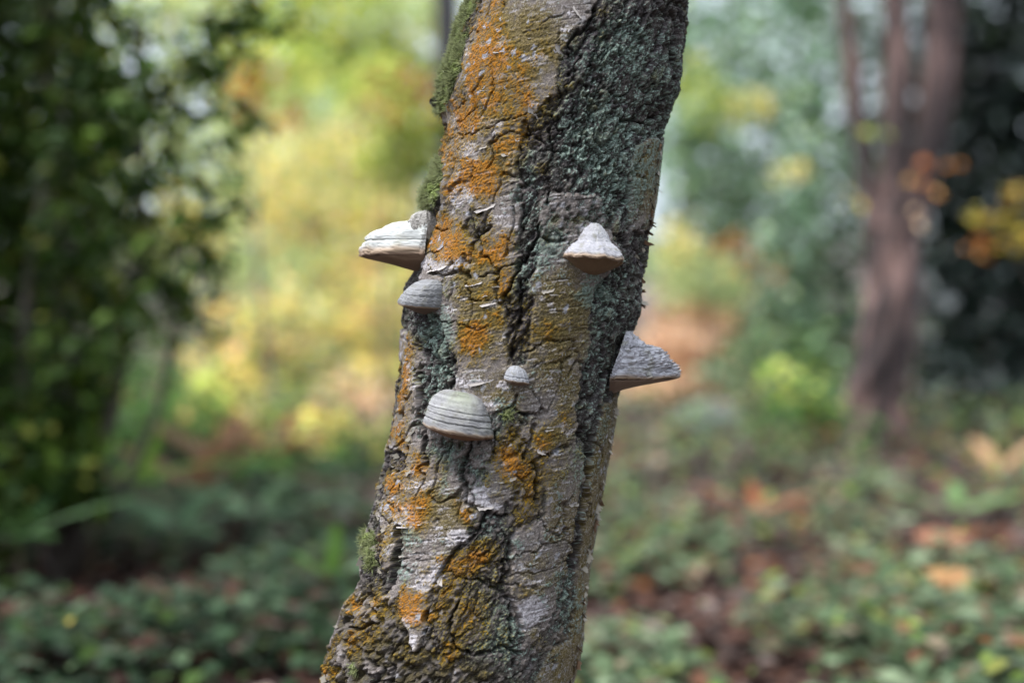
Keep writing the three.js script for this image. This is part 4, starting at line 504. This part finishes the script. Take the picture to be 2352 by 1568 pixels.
function pole(name, label, group, px, d, wpx, lean, col, seed, crown = true) {
  const b = at(px, 900, d); b.y = groundY(b.x, b.z) - 0.05; const g = thing(name, label, 'tree', [b.x, b.y, b.z], group), r = rng(seed), rad = wpx / 2 * d / F, H = 7;
  part('trunk', tube([v3(0, 0, 0), v3(lean * 0.3, H * 0.33, 0.05), v3(lean * 0.7, H * 0.66, 0), v3(lean, H, 0)], rad * 1.15, rad * 0.6, 30, 12, 0.1), wood(...col), g);
  if (crown) { const l = []; for (let k = 0; k < 7; k++) { const a = k * 2.4, c = v3(lean + cos(a) * 1.1, 4.6 + k * 0.45, sin(a) * 1.1); cloud(l, c, [1, 0.7, 1], 260, 0.12, PAL[k % 2 ? 'lime' : 'mid'], r); part('limb', tube([v3(lean * 0.6, 4 + k * 0.4, 0), c.clone().multiplyScalar(0.6).add(v3(0, 1.8, 0)), c], 0.04, 0.012), wood(...col), g); } leaves('crown', g, l, LEAF, softLeaf); }
}
pole('slim_tree', 'slim dark trunk just left of the birch\'s mossy top', null, 1040, 9.2, 62, -0.1, [0.03, 0.026, 0.028], 81);

{ // unseen trees added round the viewpoint to block front light from the birch
  const r = rng(85), G = 'unseen shade trees added round and behind the viewpoint';
  for (const [x, z, label] of [[-3.4, 3.2, 'added leafy tree behind the viewpoint to the left'], [0.6, 6.2, 'added leafy tree straight behind the viewpoint'], [3.6, 3.4, 'added leafy tree behind the viewpoint to the right'], [3.9, 0.2, 'added leafy tree to the right of the birch outside the view']]) {
    const g = thing('added_shade_tree', label, 'tree', [x, groundY(x, z) - 0.05, z], G), l = [], w = wood(0.1, 0.085, 0.075);
    part('trunk', tube([v3(0, 0, 0), v3(0.05, 2.2, 0), v3(0, 4.4, 0), v3(0.1, 6.6, 0)], 0.15, 0.06, 16, 10), w, g);
    for (let k = 0; k < 10; k++) { const a = k * 2.4, c = v3(cos(a) * 1.2, 0.9 + k * 0.55, sin(a) * 1.2); cloud(l, c, [1.1, 0.6, 1.1], 420, 0.14, PAL.mid, r); if (k % 2) part('limb', tube([v3(0, c.y - 0.4, 0), v3(c.x * 0.5, c.y - 0.1, c.z * 0.5), c], 0.04, 0.012), w, g); }
    leaves('crown', g, l, LEAF, softLeaf);
  }
}

// ---------------------------------------------------------------- far wood closing the view
{
  const r = rng(91), G = 'distant trees closing the view behind the clearing';
  const far = [[380, 19, 'pale', 'far pale tree filling the gap over the left evergreen'], [120, 22, 'mid', 'far dark green tree behind the left evergreen'], [520, 24, 'pale', 'far pale green tree at the upper left gap'], [900, 21, 'pale', 'far pale yellow-green tree behind the clearing'], [1560, 20, 'teal', 'far blue-green tree right of the birch'], [1850, 21, 'teal', 'far blue-green tree between birch and forked tree'], [2180, 20, 'mid', 'far green tree behind the forked tree'], [2500, 22, 'mid', 'far dark tree at the right edge'], [700, 19, 'lime', 'far lime tree over the clearing']];
  for (const [px, d, pal, label] of far) {
    const b = at(px, 800, d); b.y = groundY(b.x, b.z) - 0.05; const g = thing('far_tree', label, 'tree', [b.x, b.y, b.z], G), l = [];
    part('trunk', tube([v3(0, 0, 0), v3(0.1, 2.2, 0), v3(0, 5, 0), v3(0.1, 7, 0)], 0.14, 0.06, 12, 9), wood(0.09, 0.075, 0.065), g);
    for (let k = 0; k < 22; k++) { const a = k * 2.39996, y = 0.7 + k * 0.3, R = 1.5 * sqrt(r()); cloud(l, v3(cos(a) * R, y, sin(a) * R), [0.9, 0.5, 0.9], 130, 0.2, PAL[pal], r, { gap: -0.3 }); }
    leaves('crown', g, l, LEAF, softLeaf);
  }
}

// ---------------------------------------------------------------- boulder
{
  const b = at(1625, 945, 8.8); const g = new THREE.IcosahedronGeometry(1, 5), p = g.attributes.position;
  for (let i = 0; i < p.count; i++) { const x = p.getX(i), y = p.getY(i), z = p.getZ(i), k = 1 + 0.16 * fbm(x * 1.4 + 3, y * 1.4 + z, 4); p.setXYZ(i, x * 0.21 * k, y * 0.13 * k, z * 0.17 * k); }
  g.computeVertexNormals(); const m = lit(new THREE.Mesh(g, std({ color: rgb(0.2, 0.22, 0.23), map: woodTex, roughness: 0.9 }))); m.name = 'boulder'; m.position.set(b.x, groundY(b.x, b.z) + 0.06, b.z); tag(m, 'grey rounded boulder on the bank right of the birch', 'boulder'); scene.add(m);
}

// ---------------------------------------------------------------- ferns and bracken
function frondGeo(L, w, droop, seed, npin = 22) {
  const r = rng(seed), P = [], I = [], quad = (a, b, c, d) => { const k = P.length / 3; P.push(...a, ...b, ...c, ...d); I.push(k, k + 1, k + 2, k, k + 2, k + 3); };
  const sp = (t) => [t * L, -droop * t * t * L, 0.04 * L * sin(t * 2.5)];
  for (let k = 0; k < 12; k++) { const a = sp(k / 12), b = sp((k + 1) / 12), h = 0.006 * L; quad([a[0], a[1], a[2] - h], [b[0], b[1], b[2] - h], [b[0], b[1], b[2] + h], [a[0], a[1], a[2] + h]); }
  for (let k = 0; k < npin; k++) { const t = 0.14 + 0.84 * k / npin, a = sp(t), len = w * pow(sin(PI * clamp(0.16 + 0.84 * t)), 0.8) * (0.85 + 0.3 * r()), wd = L / npin * 0.36;
    for (const s of [-1, 1]) { const dz = s * len, dx = len * 0.3, dy = -0.18 * len * (0.5 + r()); quad([a[0] - wd, a[1], a[2]], [a[0] + dx * 0.5 - wd * 1.1, a[1] + dy * 0.2, a[2] + dz * 0.5], [a[0] + dx, a[1] + dy, a[2] + dz], [a[0] + dx * 0.5 + wd, a[1] + dy * 0.25, a[2] + dz * 0.5]); quad([a[0] - wd, a[1], a[2]], [a[0] + dx * 0.5 + wd, a[1] + dy * 0.25, a[2] + dz * 0.5], [a[0] + wd * 1.2, a[1], a[2]], [a[0] + wd, a[1], a[2]]); } }
  return geom(P, I);
}
const frondShapes = [frondGeo(1, 0.2, 0.3, 1), frondGeo(1, 0.17, 0.45, 2), frondGeo(1, 0.22, 0.2, 3)];
function fern(name, label, category, group, px, py, d, fronds, col, seed) {
  const b = at(px, py, d); b.y = max(b.y, groundY(b.x, b.z)); const g = thing(name, label, category, [b.x, groundY(b.x, b.z), b.z], group), r = rng(seed);
  const m = new THREE.MeshPhysicalMaterial({ color: rgb(...col), roughness: 0.95, specularIntensity: 0.15, transmission: 0.35, thickness: 0, side: THREE.DoubleSide });
  const stalk = b.y - groundY(b.x, b.z); if (stalk > 0.03) part('stalk', tube([v3(0, 0, 0), v3(0.01, stalk * 0.5, 0), v3(0, stalk, 0)], 0.006, 0.004, 8, 6), wood(0.15, 0.1, 0.05), g);
  fronds.forEach(([yaw, rise, len, roll = 0], k) => { const f = part('frond', frondShapes[k % 3], m, g); f.position.y = stalk; f.rotation.set(roll, yaw, rise, 'YZX'); f.scale.setScalar(len); });
}
const FERN = 'green ferns growing at the left', BRK = 'rusty bracken plants among the undergrowth';
fern('fern', 'upright lime green fern frond at the left under the evergreen', 'fern', FERN, 205, 1085, 4.6, [[1.4, 1.45, 0.3], [0.2, 0.35, 0.26], [2.9, 0.5, 0.22]], [0.16, 0.26, 0.03], 1);
fern('fern', 'spreading green fern right of the upright frond', 'fern', FERN, 310, 1110, 4.9, [[0.3, 0.5, 0.3], [2.6, 0.6, 0.28], [1.5, 1.0, 0.26], [-1, 0.4, 0.26]], [0.13, 0.22, 0.03], 2);
fern('fern', 'small upright green fern close to the trunk\'s left edge', 'fern', FERN, 758, 1330, 3.9, [[1.5, 1.4, 0.16], [0.4, 0.7, 0.14], [2.8, 0.7, 0.14]], [0.05, 0.1, 0.014], 3);
fern('bracken', 'orange bracken frond lying low at the right', 'bracken', BRK, 2105, 1330, 4.1, [[0.12, 0.16, 0.26, 0.7], [0.4, 0.12, 0.2, 0.6]], [0.36, 0.19, 0.085], 4);
fern('bracken', 'pinkish brown bracken frond above the orange one', 'bracken', BRK, 2095, 1235, 4.5, [[0.1, 0.22, 0.2, 0.7], [0.4, 0.3, 0.16, 0.6]], [0.26, 0.12, 0.07], 5);
fern('bracken', 'dark brown bracken clump left of the birch', 'bracken', BRK, 500, 1060, 6, [[0.1, 0.7, 0.4], [1.5, 0.9, 0.35], [2.8, 0.6, 0.4], [-1, 0.5, 0.4], [0.8, 1.1, 0.3]], [0.075, 0.04, 0.02], 6);
fern('bracken', 'reddish bracken below the peach bush', 'bracken', BRK, 640, 1040, 6.8, [[0.1, 0.7, 0.4], [1.5, 0.9, 0.35], [2.8, 0.6, 0.4], [-1, 0.5, 0.4]], [0.16, 0.075, 0.035], 7);
fern('bracken', 'brown bracken plant beneath the evergreen\'s right edge', 'bracken', BRK, 400, 1010, 7, [[0.1, 0.9, 0.5], [1.5, 0.9, 0.4], [2.8, 0.8, 0.5], [-1, 0.5, 0.4]], [0.3, 0.2, 0.07], 8);
fern('bracken', 'tawny bracken stalks under the dark bush at right', 'bracken', BRK, 2290, 1090, 6.4, [[0.1, 0.9, 0.35], [1.7, 0.9, 0.3], [3, 0.7, 0.35]], [0.36, 0.22, 0.12], 9);
fern('bracken', 'copper bracken tuft right of the birch\'s foot', 'bracken', BRK, 1740, 1180, 5.4, [[0.1, 0.6, 0.25], [1.6, 0.9, 0.2], [2.9, 0.6, 0.25]], [0.22, 0.08, 0.035], 10);

fern('fern', 'dark fern clump at the far left edge below the evergreen', 'fern', FERN, 40, 1240, 4.2, [[0.2, 0.6, 0.36], [1.4, 0.9, 0.3], [2.7, 0.6, 0.36], [-0.9, 0.4, 0.3], [4.1, 0.4, 0.3]], [0.045, 0.09, 0.03], 11);
fern('fern', 'dark green fern under the middle of the evergreen', 'fern', FERN, 170, 1160, 4.9, [[0.4, 0.6, 0.4], [1.6, 0.9, 0.34], [2.9, 0.6, 0.4], [-0.8, 0.4, 0.32], [4.2, 0.5, 0.32]], [0.05, 0.1, 0.035], 12);
fern('fern', 'bluish fern spreading on the ground left of centre', 'fern', FERN, 400, 1220, 4.7, [[0.1, 0.5, 0.36], [1.2, 0.8, 0.3], [2.6, 0.5, 0.36], [-0.9, 0.35, 0.3], [4, 0.4, 0.3]], [0.07, 0.12, 0.06], 13);
fern('fern', 'pale bluish fern right of the dark brown bracken', 'fern', FERN, 600, 1190, 5.2, [[0.3, 0.5, 0.36], [1.4, 0.8, 0.3], [2.8, 0.5, 0.36], [-0.8, 0.35, 0.3]], [0.12, 0.18, 0.09], 14);
fern('bracken', 'russet bracken clump behind the spreading green fern', 'bracken', BRK, 440, 1120, 5.4, [[0.2, 0.7, 0.36], [1.5, 0.9, 0.3], [2.8, 0.6, 0.36], [-0.9, 0.5, 0.3]], [0.1, 0.05, 0.022], 16);
fern('fern', 'green fern on the right ground near the dark bush', 'fern', FERN, 2200, 1180, 5.6, [[0.3, 0.5, 0.3], [1.4, 0.8, 0.26], [2.8, 0.5, 0.3]], [0.1, 0.16, 0.06], 17);

// ---------------------------------------------------------------- what covers the ground
function cover(name, label, mat, geo, n, seed, place) {
  const r = rng(seed), l = []; let tries = 0;
  while (l.length < n && tries++ < n * 30) { const d = 2.6 + 15 * pow(r(), 1.5), x = (r() * 2 - 1) * (d * 0.42 + 0.4), z = D - d, a = place(x, z, d, r); if (a) l.push(a); }
  const im = leaves(name, scene, l, geo, mat); im.name = numbered(name); tag(im, label, null, null, 'stuff');
}
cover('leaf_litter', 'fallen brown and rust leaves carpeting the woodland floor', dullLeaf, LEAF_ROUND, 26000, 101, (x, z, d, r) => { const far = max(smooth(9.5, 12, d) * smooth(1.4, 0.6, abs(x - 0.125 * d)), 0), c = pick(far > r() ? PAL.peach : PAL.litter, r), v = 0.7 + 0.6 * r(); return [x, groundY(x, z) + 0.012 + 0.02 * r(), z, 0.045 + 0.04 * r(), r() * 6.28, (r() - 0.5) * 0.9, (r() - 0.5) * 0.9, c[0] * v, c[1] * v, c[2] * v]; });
cover('bramble_cover', 'low bramble leaves over the ground behind the birch, shade painted in at left', softLeaf, LEAF_ROUND, 30000, 102, (x, z, d, r) => { const k = fbm(x * 1.3 + 9, z * 1.3, 3) + (x > 0 ? 0.1 : 0.22); if (k < 0.0 + 0.22 * r() || Math.hypot(x, z) < 0.5 || (d > 9.5 && abs(x - 0.125 * d) < 1)) return null; const c = pick(x < -0.3 + 0.5 * noise(x * 1.1, z * 0.9) && d < 7.5 ? PAL.darkShade : PAL.bramble, r), v = 0.8 + 0.5 * r(); return [x, groundY(x, z) + 0.03 + (0.05 + 0.3 * clamp(k) + 0.45 * smooth(5, 9, d) * clamp(k + 0.25)) * r() * 0.9, z, 0.032 + 0.045 * r(), r() * 6.28, (r() - 0.5) * 1.1, (r() - 0.5) * 1.1, c[0] * v, c[1] * v, c[2] * v]; });  // near leaves on the left get darker colours that paint in shade
cover('bright_weeds', 'scattered lime and yellow seedlings among the brambles', softLeaf, LEAF, 2000, 103, (x, z, d, r) => { const k = fbm(x * 1.9 + 40, z * 1.9, 3) + (x > 0.3 ? 0.14 : -0.2) + 0.25 * smooth(5, 9, d); if (k < 0.22 || (d < 4.6 && r() < 0.75)) return null; const c = pick(r() < 0.9 ? PAL.weed : PAL.ochre, r), v = 0.8 + 0.4 * r(); return [x, groundY(x, z) + 0.05 + 0.25 * r(), z, 0.03 + 0.035 * r(), r() * 6.28, (r() - 0.5) * 1.6, (r() - 0.5) * 1.6, c[0] * v, c[1] * v, c[2] * v]; });

scene.traverse((o) => { if (o.isMesh) lit(o); });
renderer.render(scene, camera);
